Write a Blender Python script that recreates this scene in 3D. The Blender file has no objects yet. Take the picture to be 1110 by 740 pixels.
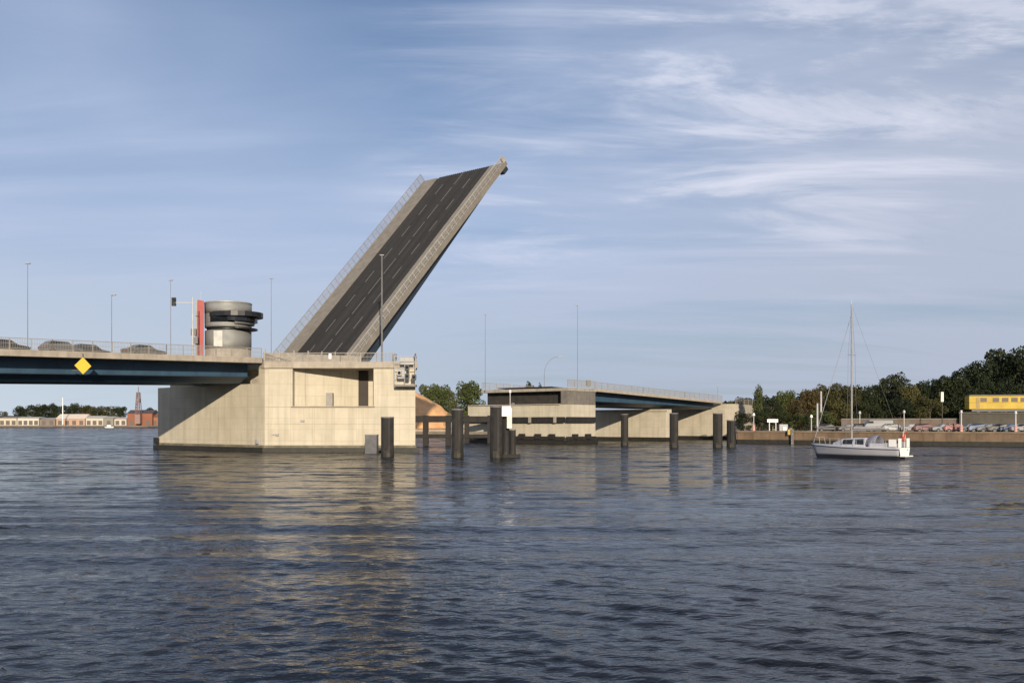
import bpy, math, random
import numpy as np
from mathutils import Vector, Matrix
random.seed(7)
R = math.radians
S = bpy.context.scene
COL = S.collection

# ------------------------------------------------------------------ camera
F = 1050.0; HC = 3.4; HY = 459.0            # focal length in photo pixels, eye height, horizon row
cam = bpy.data.cameras.new('camera'); camo = bpy.data.objects.new('camera', cam); COL.objects.link(camo)
camo.location = (0, 0, HC); camo.rotation_euler = (R(90), 0, 0)
cam.sensor_width = 36; cam.lens = 36*F/1110; cam.shift_y = (HY-370)/1110
cam.clip_start = 0.1; cam.clip_end = 20000
S.camera = camo

# ------------------------------------------------------------------ sky, sun, exposure
SUN_EL, SUN_AZ = 14.0, 9.0                 # azimuth: from straight behind the camera towards the right
world = bpy.data.worlds.new('World'); S.world = world; world.use_nodes = True
nt = world.node_tree; nt.nodes.clear()
def N(t, **k):
    n = nt.nodes.new(t)
    for a, b in k.items(): setattr(n, a, b)
    return n
def LK(a, b): nt.links.new(a, b)
def MATH(op, a, b=None, c=None, clamp=False):
    n = N('ShaderNodeMath', operation=op, use_clamp=clamp)
    for i, v in enumerate((a, b, c)):
        if v is None: continue
        if isinstance(v, (int, float)): n.inputs[i].default_value = v
        else: LK(v, n.inputs[i])
    return n.outputs[0]
sky = N('ShaderNodeTexSky', sky_type='NISHITA', sun_disc=False)
sky.sun_elevation = R(SUN_EL); sky.sun_rotation = R(180-SUN_AZ)
sky.air_density = 1.0; sky.dust_density = 1.2; sky.ozone_density = 2.6; sky.altitude = 0
tc = N('ShaderNodeTexCoord'); sep = N('ShaderNodeSeparateXYZ'); LK(tc.outputs['Generated'], sep.inputs[0])
zc = MATH('ADD', MATH('MAXIMUM', sep.outputs[2], 0.0), 0.16)
cx = MATH('DIVIDE', sep.outputs[0], zc); cy = MATH('DIVIDE', sep.outputs[1], zc)
comb = N('ShaderNodeCombineXYZ'); LK(cx, comb.inputs[0]); LK(cy, comb.inputs[1])
def cloud(scale, rot, stretch, detail, rough, lo, hi, off, dist=0.6):
    mp = N('ShaderNodeMapping'); LK(comb.outputs[0], mp.inputs[0])
    mp.inputs['Location'].default_value = off; mp.inputs['Rotation'].default_value = (0, 0, R(rot)); mp.inputs['Scale'].default_value = stretch
    nz = N('ShaderNodeTexNoise'); LK(mp.outputs[0], nz.inputs['Vector'])
    nz.inputs['Scale'].default_value = scale; nz.inputs['Detail'].default_value = detail
    nz.inputs['Roughness'].default_value = rough; nz.inputs['Distortion'].default_value = dist
    mr = N('ShaderNodeMapRange', interpolation_type='SMOOTHSTEP'); LK(nz.outputs[0], mr.inputs[0])
    mr.inputs[1].default_value = lo; mr.inputs[2].default_value = hi
    return mr.outputs[0]
veil = cloud(0.60, 28, (0.45, 1.35, 1), 6, 0.56, 0.34, 0.62, (3.1, 0.4, 0), 0.7)
streaks = cloud(1.05, 34, (0.34, 1.7, 1), 8, 0.58, 0.36, 0.72, (9.3, 1.7, 0), 0.6)
wisp = cloud(1.9, 26, (0.5, 1.4, 1), 10, 0.62, 0.44, 0.74, (4.3, 5.2, 0), 0.7)
def cap(d, c0, c1):                           # soft mask round one direction of the sky
    v = Vector(d).normalized(); n = N('ShaderNodeVectorMath', operation='DOT_PRODUCT'); nn = N('ShaderNodeVectorMath', operation='NORMALIZE')
    LK(tc.outputs['Generated'], nn.inputs[0]); LK(nn.outputs[0], n.inputs[0]); n.inputs[1].default_value = v
    m = N('ShaderNodeMapRange', interpolation_type='SMOOTHSTEP'); LK(n.outputs['Value'], m.inputs[0]); m.inputs[1].default_value = c0; m.inputs[2].default_value = c1; return m.outputs[0]
patch = MATH('ADD', cap((0.36, 1, 0.40), 0.965, 0.997), MATH('MULTIPLY', cap((0.05, 1, 0.34), 0.97, 0.999), 0.6), clamp=True)
bluegap = MATH('ADD', cap((-0.20, 1, 0.45), 0.975, 0.999), MATH('MULTIPLY', cap((-0.52, 1, 0.36), 0.98, 0.9995), 0.5), clamp=True)
wp = MATH('MULTIPLY', wisp, patch)
cover = MATH('ADD', MATH('MULTIPLY_ADD', veil, 0.48, 0.22), MATH('MULTIPLY', streaks, 0.50))
cover = MATH('MULTIPLY', cover, MATH('SUBTRACT', 1.0, MATH('MULTIPLY', bluegap, 0.7)))
hz = MATH('SUBTRACT', 1.0, MATH('DIVIDE', sep.outputs[2], 0.17), clamp=True)     # low bank of cirrostratus
cover = MATH('ADD', cover, MATH('MULTIPLY', cap((-0.36, 1, 0.17), 0.94, 0.995), 0.26), clamp=True)
band = MATH('SUBTRACT', 1.0, MATH('DIVIDE', sep.outputs[2], 0.42), clamp=True)
cover = MATH('ADD', cover, MATH('MULTIPLY', band, 0.40), clamp=True)
cover = MATH('ADD', cover, MATH('MULTIPLY', wp, 0.75), clamp=True)
ccol = N('ShaderNodeMix', data_type='RGBA'); LK(hz, ccol.inputs[0])
ccol.inputs[6].default_value = (6.1, 7.2, 9.7, 1); ccol.inputs[7].default_value = (5.1, 6.0, 7.2, 1)
right = N('ShaderNodeMapRange', interpolation_type='SMOOTHSTEP'); LK(sep.outputs[0], right.inputs[0]); right.inputs[1].default_value = -0.1; right.inputs[2].default_value = 0.45
cr_ = N('ShaderNodeMix', data_type='RGBA'); LK(MATH('MULTIPLY', right.outputs[0], 0.75), cr_.inputs[0]); LK(ccol.outputs[2], cr_.inputs[6]); cr_.inputs[7].default_value = (5.9, 6.5, 8.0, 1)
left = N('ShaderNodeMapRange'); LK(sep.outputs[0], left.inputs[0]); left.inputs[1].default_value = 0.1; left.inputs[2].default_value = -0.5
cl2 = N('ShaderNodeMix', data_type='RGBA'); LK(MATH('MULTIPLY', left.outputs[0], hz), cl2.inputs[0]); LK(cr_.outputs[2], cl2.inputs[6]); cl2.inputs[7].default_value = (7.6, 8.7, 9.8, 1)
wc = N('ShaderNodeMix', data_type='RGBA'); LK(wp, wc.inputs[0])
LK(cl2.outputs[2], wc.inputs[6]); wc.inputs[7].default_value = (10.0, 10.2, 11.6, 1)
tint = N('ShaderNodeMix', data_type='RGBA', blend_type='MULTIPLY'); tint.inputs[0].default_value = 1.0
LK(sky.outputs[0], tint.inputs[6]); tint.inputs[7].default_value = (0.90, 1.02, 1.20, 1)
mx = N('ShaderNodeMix', data_type='RGBA'); LK(cover, mx.inputs[0]); LK(tint.outputs[2], mx.inputs[6]); LK(wc.outputs[2], mx.inputs[7])
bg = N('ShaderNodeBackground'); bg.inputs[1].default_value = 0.072; LK(mx.outputs[2], bg.inputs[0])
wo = N('ShaderNodeOutputWorld'); LK(bg.outputs[0], wo.inputs[0])

sun = bpy.data.lights.new('sun', 'SUN'); suno = bpy.data.objects.new('sun', sun); COL.objects.link(suno)
sun.energy = 4.9; sun.angle = R(0.6); sun.color = (1.0, 0.86, 0.68)
sd = Vector((math.sin(R(SUN_AZ))*math.cos(R(SUN_EL)), -math.cos(R(SUN_AZ))*math.cos(R(SUN_EL)), math.sin(R(SUN_EL))))
suno.rotation_euler = sd.to_track_quat('Z', 'Y').to_euler(); suno.location = (60, -80, 60)
vs = S.view_settings; vs.view_transform = 'Standard'; vs.look = 'None'; vs.gamma = 1; vs.exposure = 0.15; vs.use_curve_mapping = False
S.render.engine = 'CYCLES'

# ------------------------------------------------------------------ placing helpers
AX = Vector((0.644, 0.765, 0)); WX = Vector((-0.765, 0.644, 0)); O0 = Vector((-29.4, 115.2, 0))
def B(u, v, z=0.0):                          # bridge frame: u along the axis (to the right and away), v across (away)
    p = O0 + AX*u + WX*v; p.z = z; return p
def P(px, Y, z=0.0): return Vector(((px-555.0)/F*Y, Y, z))
def ZY(py, Y): return HC + (HY-py)*Y/F
def DZ(u):                                   # top of the carriageway along the bridge
    if u < -2: return 11.05 + 0.024*(u+2) if u > -60 else 11.05 - 0.024*58 - 0.03*(-60-u)
    if u < 12: return 11.05 + 0.1*math.sin((u+2)/14*math.pi)
    return 11.05 - 0.0305*(u-12)

# ------------------------------------------------------------------ materials
MATS = {}
def mat(name, col, rough=0.7, metal=0.0, var=0.18, scale=1.2, bump=0.0, bscale=20, col2=None, stretch=(1, 1, 1), streak=0.0, grain=0.0, coat=0):
    if name in MATS: return MATS[name]
    m = bpy.data.materials.new(name); m.use_nodes = True; t = m.node_tree; b = t.nodes['Principled BSDF']
    tcn = t.nodes.new('ShaderNodeTexCoord'); geo = t.nodes.new('ShaderNodeNewGeometry')
    mp = t.nodes.new('ShaderNodeMapping'); t.links.new(geo.outputs['Position'], mp.inputs[0]); mp.inputs['Scale'].default_value = stretch
    nz = t.nodes.new('ShaderNodeTexNoise'); nz.inputs['Scale'].default_value = scale; nz.inputs['Detail'].default_value = 8; nz.inputs['Roughness'].default_value = 0.6
    t.links.new(mp.outputs[0], nz.inputs['Vector'])
    cr = t.nodes.new('ShaderNodeValToRGB'); c2 = col2 or tuple(c*(1-var) for c in col); c1 = tuple(min(1, c*(1+var*0.6)) for c in col)
    cr.color_ramp.elements[0].color = (*c2, 1); cr.color_ramp.elements[0].position = 0.32
    cr.color_ramp.elements[1].color = (*c1, 1); cr.color_ramp.elements[1].position = 0.68
    t.links.new(nz.outputs[0], cr.inputs[0]); out = cr.outputs[0]
    if streak:
        m2 = t.nodes.new('ShaderNodeMapping'); t.links.new(geo.outputs['Position'], m2.inputs[0]); m2.inputs['Scale'].default_value = (1.6, 1.6, 0.09)
        n2 = t.nodes.new('ShaderNodeTexNoise'); n2.inputs['Scale'].default_value = 1.0; n2.inputs['Detail'].default_value = 7; n2.inputs['Roughness'].default_value = 0.65
        t.links.new(m2.outputs[0], n2.inputs['Vector'])
        r2 = t.nodes.new('ShaderNodeMapRange'); t.links.new(n2.outputs[0], r2.inputs[0]); r2.inputs[1].default_value = 0.48; r2.inputs[2].default_value = 0.75; r2.inputs[3].default_value = 0; r2.inputs[4].default_value = streak
        mm = t.nodes.new('ShaderNodeMix'); mm.data_type = 'RGBA'; t.links.new(r2.outputs[0], mm.inputs[0]); t.links.new(out, mm.inputs[6]); mm.inputs[7].default_value = (col[0]*0.32, col[1]*0.3, col[2]*0.28, 1)
        out = mm.outputs[2]
    t.links.new(out, b.inputs['Base Color'])
    b.inputs['Roughness'].default_value = rough; b.inputs['Metallic'].default_value = metal
    if coat: b.inputs['Coat Weight'].default_value = coat
    if bump:
        n3 = t.nodes.new('ShaderNodeTexNoise'); n3.inputs['Scale'].default_value = bscale; n3.inputs['Detail'].default_value = 5
        t.links.new(geo.outputs['Position'], n3.inputs['Vector'])
        bp = t.nodes.new('ShaderNodeBump'); bp.inputs['Strength'].default_value = bump; bp.inputs['Distance'].default_value = 0.05
        t.links.new(n3.outputs[0], bp.inputs['Height']); t.links.new(bp.outputs[0], b.inputs['Normal'])
    MATS[name] = m; return m
CONC = mat('concrete', (0.51, 0.46, 0.355), 0.85, var=0.10, scale=0.5, bump=0.25, bscale=9, streak=0.34)
def add_joints(m, amt):
    t = m.node_tree; b = t.nodes['Principled BSDF']; src = b.inputs['Base Color'].links[0].from_socket
    g = t.nodes.new('ShaderNodeNewGeometry'); sp = t.nodes.new('ShaderNodeSeparateXYZ'); t.links.new(g.outputs['Position'], sp.inputs[0])
    a_ = t.nodes.new('ShaderNodeMath'); a_.operation = 'MULTIPLY_ADD'; t.links.new(sp.outputs[1], a_.inputs[0]); a_.inputs[1].default_value = -.64
    q_ = t.nodes.new('ShaderNodeMath'); q_.operation = 'MULTIPLY'; t.links.new(sp.outputs[0], q_.inputs[0]); q_.inputs[1].default_value = .77; t.links.new(q_.outputs[0], a_.inputs[2])
    c_ = t.nodes.new('ShaderNodeCombineXYZ'); t.links.new(a_.outputs[0], c_.inputs[0]); t.links.new(sp.outputs[2], c_.inputs[1])
    br = t.nodes.new('ShaderNodeTexBrick'); br.offset = 0; t.links.new(c_.outputs[0], br.inputs['Vector']); br.inputs['Scale'].default_value = 1
    br.inputs['Brick Width'].default_value = 2.0; br.inputs['Row Height'].default_value = 1.35; br.inputs['Mortar Size'].default_value = .02; br.inputs['Mortar Smooth'].default_value = .3
    br.inputs['Color1'].default_value = (1, 1, 1, 1); br.inputs['Color2'].default_value = (.93, .92, .90, 1); br.inputs['Mortar'].default_value = (amt, amt, amt*.97, 1)
    mx_ = t.nodes.new('ShaderNodeMix'); mx_.data_type = 'RGBA'; mx_.blend_type = 'MULTIPLY'; mx_.inputs[0].default_value = 1; t.links.new(src, mx_.inputs[6]); t.links.new(br.outputs[0], mx_.inputs[7]); t.links.new(mx_.outputs[2], b.inputs['Base Color'])
add_joints(CONC, .74)
CONC_G = mat('weathered concrete', (0.33, 0.30, 0.24), 0.9, var=0.22, scale=0.6, bump=0.3, bscale=9, streak=0.5)
ALGAE = mat('wet dark algae', (0.022, 0.020, 0.013), 0.6, var=0.5, scale=2, bump=0.4)
FASC = mat('fascia concrete', (0.36, 0.315, 0.25), 0.85, var=0.2, scale=0.8, streak=0.35)
BLUE = mat('blue girder paint', (0.034, 0.078, 0.125), 0.5, var=0.25, scale=0.5, streak=0.3)
BLUED = mat('dark blue flange paint', (0.02, 0.03, 0.042), 0.5, var=0.25, scale=0.5)
ASPH = mat('asphalt', (0.026, 0.0225, 0.019), 0.95, var=0.3, scale=1.5, bump=0.4, bscale=30)
WALK = mat('sidewalk coating', (0.25, 0.215, 0.17), 0.85, var=0.18, scale=0.9, streak=0.2)
GALV = mat('galvanised steel', (0.42, 0.41, 0.38), 0.5, metal=0.35, var=0.15)
RAILM = mat('railing paint', (0.30, 0.275, 0.235), 0.6, var=0.15)
DRAIL = mat('grey railing paint', (0.16, 0.15, 0.14), 0.6, var=0.15)
PILE = mat('dark steel pile', (0.026, 0.023, 0.019), 0.75, var=0.5, scale=1.4, bump=0.4, streak=0.4, col2=(0.012, 0.011, 0.010))
TIMB = mat('tarred timber', (0.017, 0.015, 0.013), 0.8, var=0.5, scale=2, bump=0.5, stretch=(1, 1, 0.2))
PAINTW = mat('road paint', (0.15, 0.14, 0.12), 0.7, var=0.25, scale=3)
WHITE = mat('white paint', (0.78, 0.76, 0.72), 0.4, var=0.08)
GREYP = mat('grey paint', (0.3, 0.3, 0.3), 0.5, var=0.12)
DARK = mat('black fitting', (0.015, 0.015, 0.016), 0.4, var=0.2)
GLASS = mat('dark window glass', (0.012, 0.014, 0.017), 0.08, var=0.2)
YEL = mat('yellow sign face', (0.75, 0.55, 0.06), 0.5, var=0.06)
RED = mat('faded red panel', (0.36, 0.08, 0.07), 0.6, var=0.15, scale=0.8)
RUST = mat('brown quay wall', (0.16, 0.108, 0.066), 0.85, var=0.35, scale=0.5, bump=0.5, bscale=4, streak=0.5)

def corrugated(name, col, metal, rough, freq):
    m = mat(name, col, rough, metal, var=0.12, scale=0.7); t = m.node_tree; b = t.nodes['Principled BSDF']
    tc2 = t.nodes.new('ShaderNodeTexCoord'); w = t.nodes.new('ShaderNodeTexWave'); w.bands_direction = 'Z'; w.inputs['Scale'].default_value = freq
    t.links.new(tc2.outputs['Object'], w.inputs['Vector']); bp = t.nodes.new('ShaderNodeBump'); bp.inputs['Distance'].default_value = 0.04; bp.inputs['Strength'].default_value = 0.6
    t.links.new(w.outputs[1], bp.inputs['Height']); t.links.new(bp.outputs[0], b.inputs['Normal']); return m
STEELC = corrugated('ribbed steel cladding', (0.30, 0.30, 0.28), 0.3, 0.5, 3.0)

def foliage(name, c1, c2, c3):
    m = bpy.data.materials.new(name); m.use_nodes = True; t = m.node_tree; b = t.nodes['Principled BSDF']
    g = t.nodes.new('ShaderNodeNewGeometry'); oi = t.nodes.new('ShaderNodeObjectInfo')
    cr = t.nodes.new('ShaderNodeValToRGB'); e = cr.color_ramp.elements; e[0].color = (*c1, 1); e[1].color = (*c3, 1); e[1].position = 1
    k = cr.color_ramp.elements.new(0.55); k.color = (*c2, 1)
    nz = t.nodes.new('ShaderNodeTexNoise'); nz.inputs['Scale'].default_value = 0.35; t.links.new(g.outputs['Position'], nz.inputs['Vector'])
    a = t.nodes.new('ShaderNodeMath'); a.operation = 'MULTIPLY_ADD'; t.links.new(g.outputs['Random Per Island'], a.inputs[0]); a.inputs[1].default_value = 0.45
    a2 = t.nodes.new('ShaderNodeMath'); a2.operation = 'MULTIPLY_ADD'; t.links.new(nz.outputs[0], a2.inputs[0]); a2.inputs[1].default_value = 0.9
    a3 = t.nodes.new('ShaderNodeMath'); a3.operation = 'MULTIPLY_ADD'; t.links.new(oi.outputs['Random'], a3.inputs[0]); a3.inputs[1].default_value = 0.35; a3.inputs[2].default_value = -0.35
    t.links.new(a3.outputs[0], a2.inputs[2]); t.links.new(a2.outputs[0], a.inputs[2]); t.links.new(a.outputs[0], cr.inputs[0])
    t.links.new(cr.outputs[0], b.inputs['Base Color']); b.inputs['Roughness'].default_value = 0.75
    b.inputs['Specular IOR Level'].default_value = 0.2
    MATS[name] = m; return m
FOL = [foliage('dark green foliage', (0.008, 0.013, 0.006), (0.02, 0.028, 0.01), (0.045, 0.052, 0.016)),
       foliage('olive foliage', (0.024, 0.026, 0.010), (0.058, 0.056, 0.018), (0.12, 0.105, 0.035)),
       foliage('fresh green foliage', (0.026, 0.036, 0.011), (0.064, 0.080, 0.024), (0.12, 0.13, 0.04)),
       foliage('brownish foliage', (0.026, 0.02, 0.009), (0.07, 0.052, 0.02), (0.12, 0.088, 0.034))]
BARK = mat('bark', (0.09, 0.07, 0.05), 0.9, var=0.3, scale=4)

# ------------------------------------------------------------------ mesh builder
class MB:
    def __init__(s): s.v = []; s.f = []
    def add(s, vs, fs):
        k = len(s.v); s.v += [Vector(a) for a in vs]; s.f += [tuple(i+k for i in f) for f in fs]; return s
    def hexa(s, p):                           # 8 points: bottom ring then top ring
        return s.add(p, [(3, 2, 1, 0), (4, 5, 6, 7), (0, 1, 5, 4), (1, 2, 6, 5), (2, 3, 7, 6), (3, 0, 4, 7)])
    def box(s, c, d, rz=0.0):
        c = Vector(c); m = Matrix.Rotation(rz, 3, 'Z'); x, y, z = d[0]/2, d[1]/2, d[2]/2
        return s.hexa([c+m@Vector(q) for q in ((-x,-y,-z),(x,-y,-z),(x,y,-z),(-x,y,-z),(-x,-y,z),(x,-y,z),(x,y,z),(-x,y,z))])
    def bar(s, a, b, w, h=None, up=(0, 0, 1)): # box beam between two points
        a = Vector(a); b = Vector(b); h = h or w; d = (b-a).normalized(); up = Vector(up)
        sd_ = d.cross(up)
        if sd_.length < 1e-4: sd_ = d.cross(Vector((1, 0, 0)))
        sd_.normalize(); n = sd_.cross(d); x = sd_*w/2; y = n*h/2
        return s.hexa([a-x-y, a+x-y, b+x-y, b-x-y, a-x+y, a+x+y, b+x+y, b-x+y])
    def prism(s, poly, z0, z1):
        n = len(poly); z0f = z0 if callable(z0) else (lambda p: z0); z1f = z1 if callable(z1) else (lambda p: z1)
        lo = [Vector((p[0], p[1], z0f(p))) for p in poly]; hi = [Vector((p[0], p[1], z1f(p))) for p in poly]
        area = sum(poly[i][0]*poly[(i+1)%n][1]-poly[(i+1)%n][0]*poly[i][1] for i in range(n))
        fs = [tuple(reversed(range(n))), tuple(range(n, 2*n))]+[(i, (i+1)%n, (i+1)%n+n, i+n) for i in range(n)]
        if area < 0: fs = [tuple(reversed(f)) for f in fs]
        return s.add(lo+hi, fs)
    def tube(s, a, b, r0, r1=None, n=10):
        a = Vector(a); b = Vector(b); r1 = r0 if r1 is None else r1; d = (b-a).normalized()
        x = d.cross(Vector((0, 0, 1)) if abs(d.z) < 0.9 else Vector((1, 0, 0))).normalized(); y = d.cross(x)
        vs_ = [a+(x*math.cos(t)+y*math.sin(t))*r0 for t in [2*math.pi*i/n for i in range(n)]]+[b+(x*math.cos(t)+y*math.sin(t))*r1 for t in [2*math.pi*i/n for i in range(n)]]
        return s.add(vs_, [tuple(range(n)), tuple(reversed(range(n, 2*n)))]+[(i+n, (i+1)%n+n, (i+1)%n, i) for i in range(n)])
    def path(s, pts, r, n=8):
        for a, b in zip(pts[:-1], pts[1:]): s.tube(a, b, r, r, n)
        return s
    def loft(s, secs, cap=True):              # list of rings with equal counts, closed rings
        n = len(secs[0]); vs_ = [p for r_ in secs for p in r_]; fs = []
        for j in range(len(secs)-1):
            for i in range(n): fs.append((j*n+i, j*n+(i+1)%n, (j+1)*n+(i+1)%n, (j+1)*n+i))
        if cap: fs += [tuple(reversed(range(n))), tuple(range((len(secs)-1)*n, len(secs)*n))]
        return s.add(vs_, fs)
    def build(s, name, m, parent=None, bevel=0.0, smooth=False, origin=None):
        me = bpy.data.meshes.new(name)
        if parent is not None: o0 = wloc(parent)
        elif origin is not None: o0 = Vector(origin)
        else:
            zs = min(a.z for a in s.v); o0 = Vector((sum(a.x for a in s.v)/len(s.v), sum(a.y for a in s.v)/len(s.v), zs))
        me.from_pydata([tuple(a-o0) for a in s.v], [], s.f); me.materials.append(m); me.update()
        o = bpy.data.objects.new(name, me); COL.objects.link(o)
        if parent is not None: o.parent = parent
        else: o.location = o0
        if bevel:
            bv = o.modifiers.new('bevel', 'BEVEL'); bv.width = bevel; bv.segments = 2; bv.limit_method = 'ANGLE'
        if smooth:
            for p_ in me.polygons: p_.use_smooth = True
        return o
def wloc(o):
    l = Vector(o.location)
    while o.parent is not None: o = o.parent; l = l + Vector(o.location)
    return l
def tag(o, label=None, cat=None, group=None, kind=None):
    if label: o['label'] = label
    if cat: o['category'] = cat
    if group: o['group'] = group
    if kind: o['kind'] = kind
    return o
def thing(name, loc, label, cat, group=None, rz=0):
    o = bpy.data.objects.new(name, None); COL.objects.link(o); o.location = loc; o.rotation_euler = (0, 0, rz); o.empty_display_size = 0.3
    return tag(o, label, cat, group)
def copy_tree(o, parent=None, loc=None, rz=None, label=None, scale=None):
    c = o.copy(); COL.objects.link(c)
    if parent is not None: c.parent = parent
    if loc is not None: c.location = loc
    if rz is not None: c.rotation_euler = (0, 0, rz)
    if scale is not None: c.scale = scale
    if label: c['label'] = label
    for ch in list(KIDS.get(o.name, [])) or [x for x in o.children]: copy_tree(ch, c)
    return c
KIDS = {}
def setmat(o, m):                             # object-linked material so copies share mesh data
    o.material_slots[0].link = 'OBJECT'; o.material_slots[0].material = m

def railing(parent, pts, name='railing', h=1.1, up=Vector((0, 0, 1)), post=2.0, m=None, bars=0.16, bw=0.022, pw=0.07, mesh_panel=False, start=0):
    """pts: foot line. Posts are sub-parts, bars one infill mesh."""
    m = m or RAILM
    hr = MB()
    for a, b in zip(pts[:-1], pts[1:]):
        hr.bar(a+up*h, b+up*h, 0.08, 0.06, up)
        hr.bar(a+up*0.12, b+up*0.12, 0.04, 0.04, up)
        hr.bar(a+up*h*0.55, b+up*h*0.55, 0.03, 0.03, up)
    ro = hr.build(name, m, parent)
    inf = MB()
    for a, b in zip(pts[:-1], pts[1:]):
        L = (b-a).length; d = (b-a)/L; n = max(1, int(round(L/post)))
        for i in range(n+1):
            p = a+d*(L*i/n)
            MB().bar(p, p+up*(h-0.03), pw, pw, AX).build('post', m, ro)
        k = int(L/bars)
        for i in range(1, k):
            p = a+d*(L*i/k); inf.bar(p+up*0.12, p+up*(h-0.02), bw, bw, AX)
    if inf.v: inf.build('bars', m, ro)
    return ro

# ================================================================== WATER
def wave_mesh():
    rows = [3.5]
    while rows[-1] < 1500: rows.append(rows[-1]*1.0052+0.004)
    rows = np.array(rows+[2500, 5000, 12000.]); nr = len(rows)
    th = np.tan(np.linspace(R(-50), R(50), 640)); nc = len(th)
    Y = np.repeat(rows[:, None], nc, 1); X = rows[:, None]*th[None, :]
    dr = np.gradient(rows)[:, None]; dc = (rows*(th[nc//2]-th[nc//2-1]))[:, None]
    rng = np.random.default_rng(5); Z = np.zeros_like(X)
    # slow patches of calmer and rougher water
    patchy = 0.75+0.35*np.sin(X*0.045+Y*0.11+1.3*np.sin(X*0.02))*np.sin(Y*0.06-X*0.03+0.7)
    for i in range(100):
        lam = math.exp(rng.uniform(math.log(0.20), math.log(1.9)))
        ang = rng.normal(0.2, 0.6) if lam < 0.8 else rng.normal(0.2, 0.35)
        k = 2*math.pi/lam; kx = k*math.sin(ang); ky = k*math.cos(ang)
        slope = 0.0185 if lam < 0.7 else 0.0058
        amp = slope/k; att = np.clip((lam/np.maximum(dr*abs(math.cos(ang)), dc*abs(math.sin(ang)))-3)/3, 0, 1)
        ph = rng.uniform(0, 6.28)
        warp = 0.5*np.sin(X*rng.uniform(.05, .3)+Y*rng.uniform(.05, .25)+ph*2)*1.6
        Z += amp*att*patchy*np.sin(kx*X+ky*Y+ph+warp)*1.25
    # long wake crests running across the channel and an oblique wake set from the right
    for lam, a0, ang, c, w in ((2.6, .030, .03, 38, 11), (3.9, .062, -.02, 29, 7), (1.5, .018, .56, 18, 8), (1.1, .012, .68, 15, 6)):
        k = 2*math.pi/lam; env = np.exp(-((Y-c)/w)**2)*(1 if abs(ang) < .3 else 1/(1+np.exp(-(X+1)*0.6)))
        Z += a0*env*np.sin(k*(math.sin(ang)*X+math.cos(ang)*Y)+0.9*np.sin(X*0.13))
    V = np.stack([X, Y, Z], -1).reshape(-1, 3)
    idx = np.arange(nr*nc).reshape(nr, nc)
    q = np.stack([idx[:-1, :-1], idx[:-1, 1:], idx[1:, 1:], idx[1:, :-1]], -1).reshape(-1, 4)
    # flat sheet beside and behind the camera
    e = len(V); t = math.tan(R(50))
    ex = np.array([[-3.5*t, 3.5, 0], [3.5*t, 3.5, 0], [-12000*t, 12000, 0], [12000*t, 12000, 0], [-14500, -300, 0], [14500, -300, 0]])
    V = np.vstack([V, ex]); q = np.vstack([q, [[e+4, e+5, e+1, e], [e+4, e, e+2, e+4][:4], [e+5, e+3, e+1, e+5][:4]]]) if False else q
    me = bpy.data.meshes.new('water'); me.vertices.add(len(V)); me.vertices.foreach_set('co', V.astype(np.float32).ravel())
    tris = [[e+4, e+5, e+1, e]]; t3 = [[e+4, e, e+2], [e+5, e+3, e+1]]
    q = np.vstack([q, tris]); nl = len(q)*4+6
    me.loops.add(nl); me.loops.foreach_set('vertex_index', np.concatenate([q.ravel(), np.array(t3).ravel()]).astype(np.int32))
    me.polygons.add(len(q)+2)
    ls = np.concatenate([np.arange(len(q))*4, [len(q)*4, len(q)*4+3]]); me.polygons.foreach_set('loop_start', ls.astype(np.int32))
    me.polygons.foreach_set('use_smooth', np.ones(len(q)+2, bool)); me.update(calc_edges=True); me.validate()
    m = bpy.data.materials.new('river water'); m.use_nodes = True; tt = m.node_tree; b = tt.nodes['Principled BSDF']
    b.inputs['Base Color'].default_value = (0.005, 0.006, 0.008, 1); b.inputs['Roughness'].default_value = 0.06; b.inputs['IOR'].default_value = 1.33; b.inputs['Specular IOR Level'].default_value = 0.24
    g = tt.nodes.new('ShaderNodeNewGeometry')
    ln = tt.nodes.new('ShaderNodeVectorMath'); ln.operation = 'LENGTH'; tt.links.new(g.outputs['Position'], ln.inputs[0])
    mr = tt.nodes.new('ShaderNodeMapRange'); tt.links.new(ln.outputs['Value'], mr.inputs[0]); mr.inputs[1].default_value = 15; mr.inputs[2].default_value = 150; mr.inputs[3].default_value = 0.07; mr.inputs[4].default_value = 0.16
    tt.links.new(mr.outputs[0], b.inputs['Roughness'])       # ripples too fine to model: the open harbour is more ruffled than the lee near the bank
    def nz(sc, st, det):
        mp = tt.nodes.new('ShaderNodeMapping'); mp.inputs['Scale'].default_value = st; mp.inputs['Rotation'].default_value = (0, 0, R(8)); tt.links.new(g.outputs['Position'], mp.inputs[0])
        n = tt.nodes.new('ShaderNodeTexNoise'); n.inputs['Scale'].default_value = sc; n.inputs['Detail'].default_value = det; n.inputs['Roughness'].default_value = 0.55; n.inputs['Distortion'].default_value = 0.4
        tt.links.new(mp.outputs[0], n.inputs['Vector']); return n.outputs[0]
    b1 = tt.nodes.new('ShaderNodeBump'); b1.inputs['Strength'].default_value = 1; m4 = tt.nodes.new('ShaderNodeMapRange'); tt.links.new(ln.outputs['Value'], m4.inputs[0]); m4.inputs[1].default_value = 20; m4.inputs[2].default_value = 90; m4.inputs[3].default_value = 0.06; m4.inputs[4].default_value = 0.06; tt.links.new(m4.outputs[0], b1.inputs['Distance']); tt.links.new(nz(2.3, (0.6, 1.2, 1), 3), b1.inputs['Height'])
    b2 = tt.nodes.new('ShaderNodeBump'); b2.inputs['Strength'].default_value = 1; b2.inputs['Distance'].default_value = 0.012; tt.links.new(nz(8.0, (0.6, 1.2, 1), 2), b2.inputs['Height'])
    tt.links.new(b1.outputs[0], b2.inputs['Normal']); tt.links.new(b2.outputs[0], b.inputs['Normal'])
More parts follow.
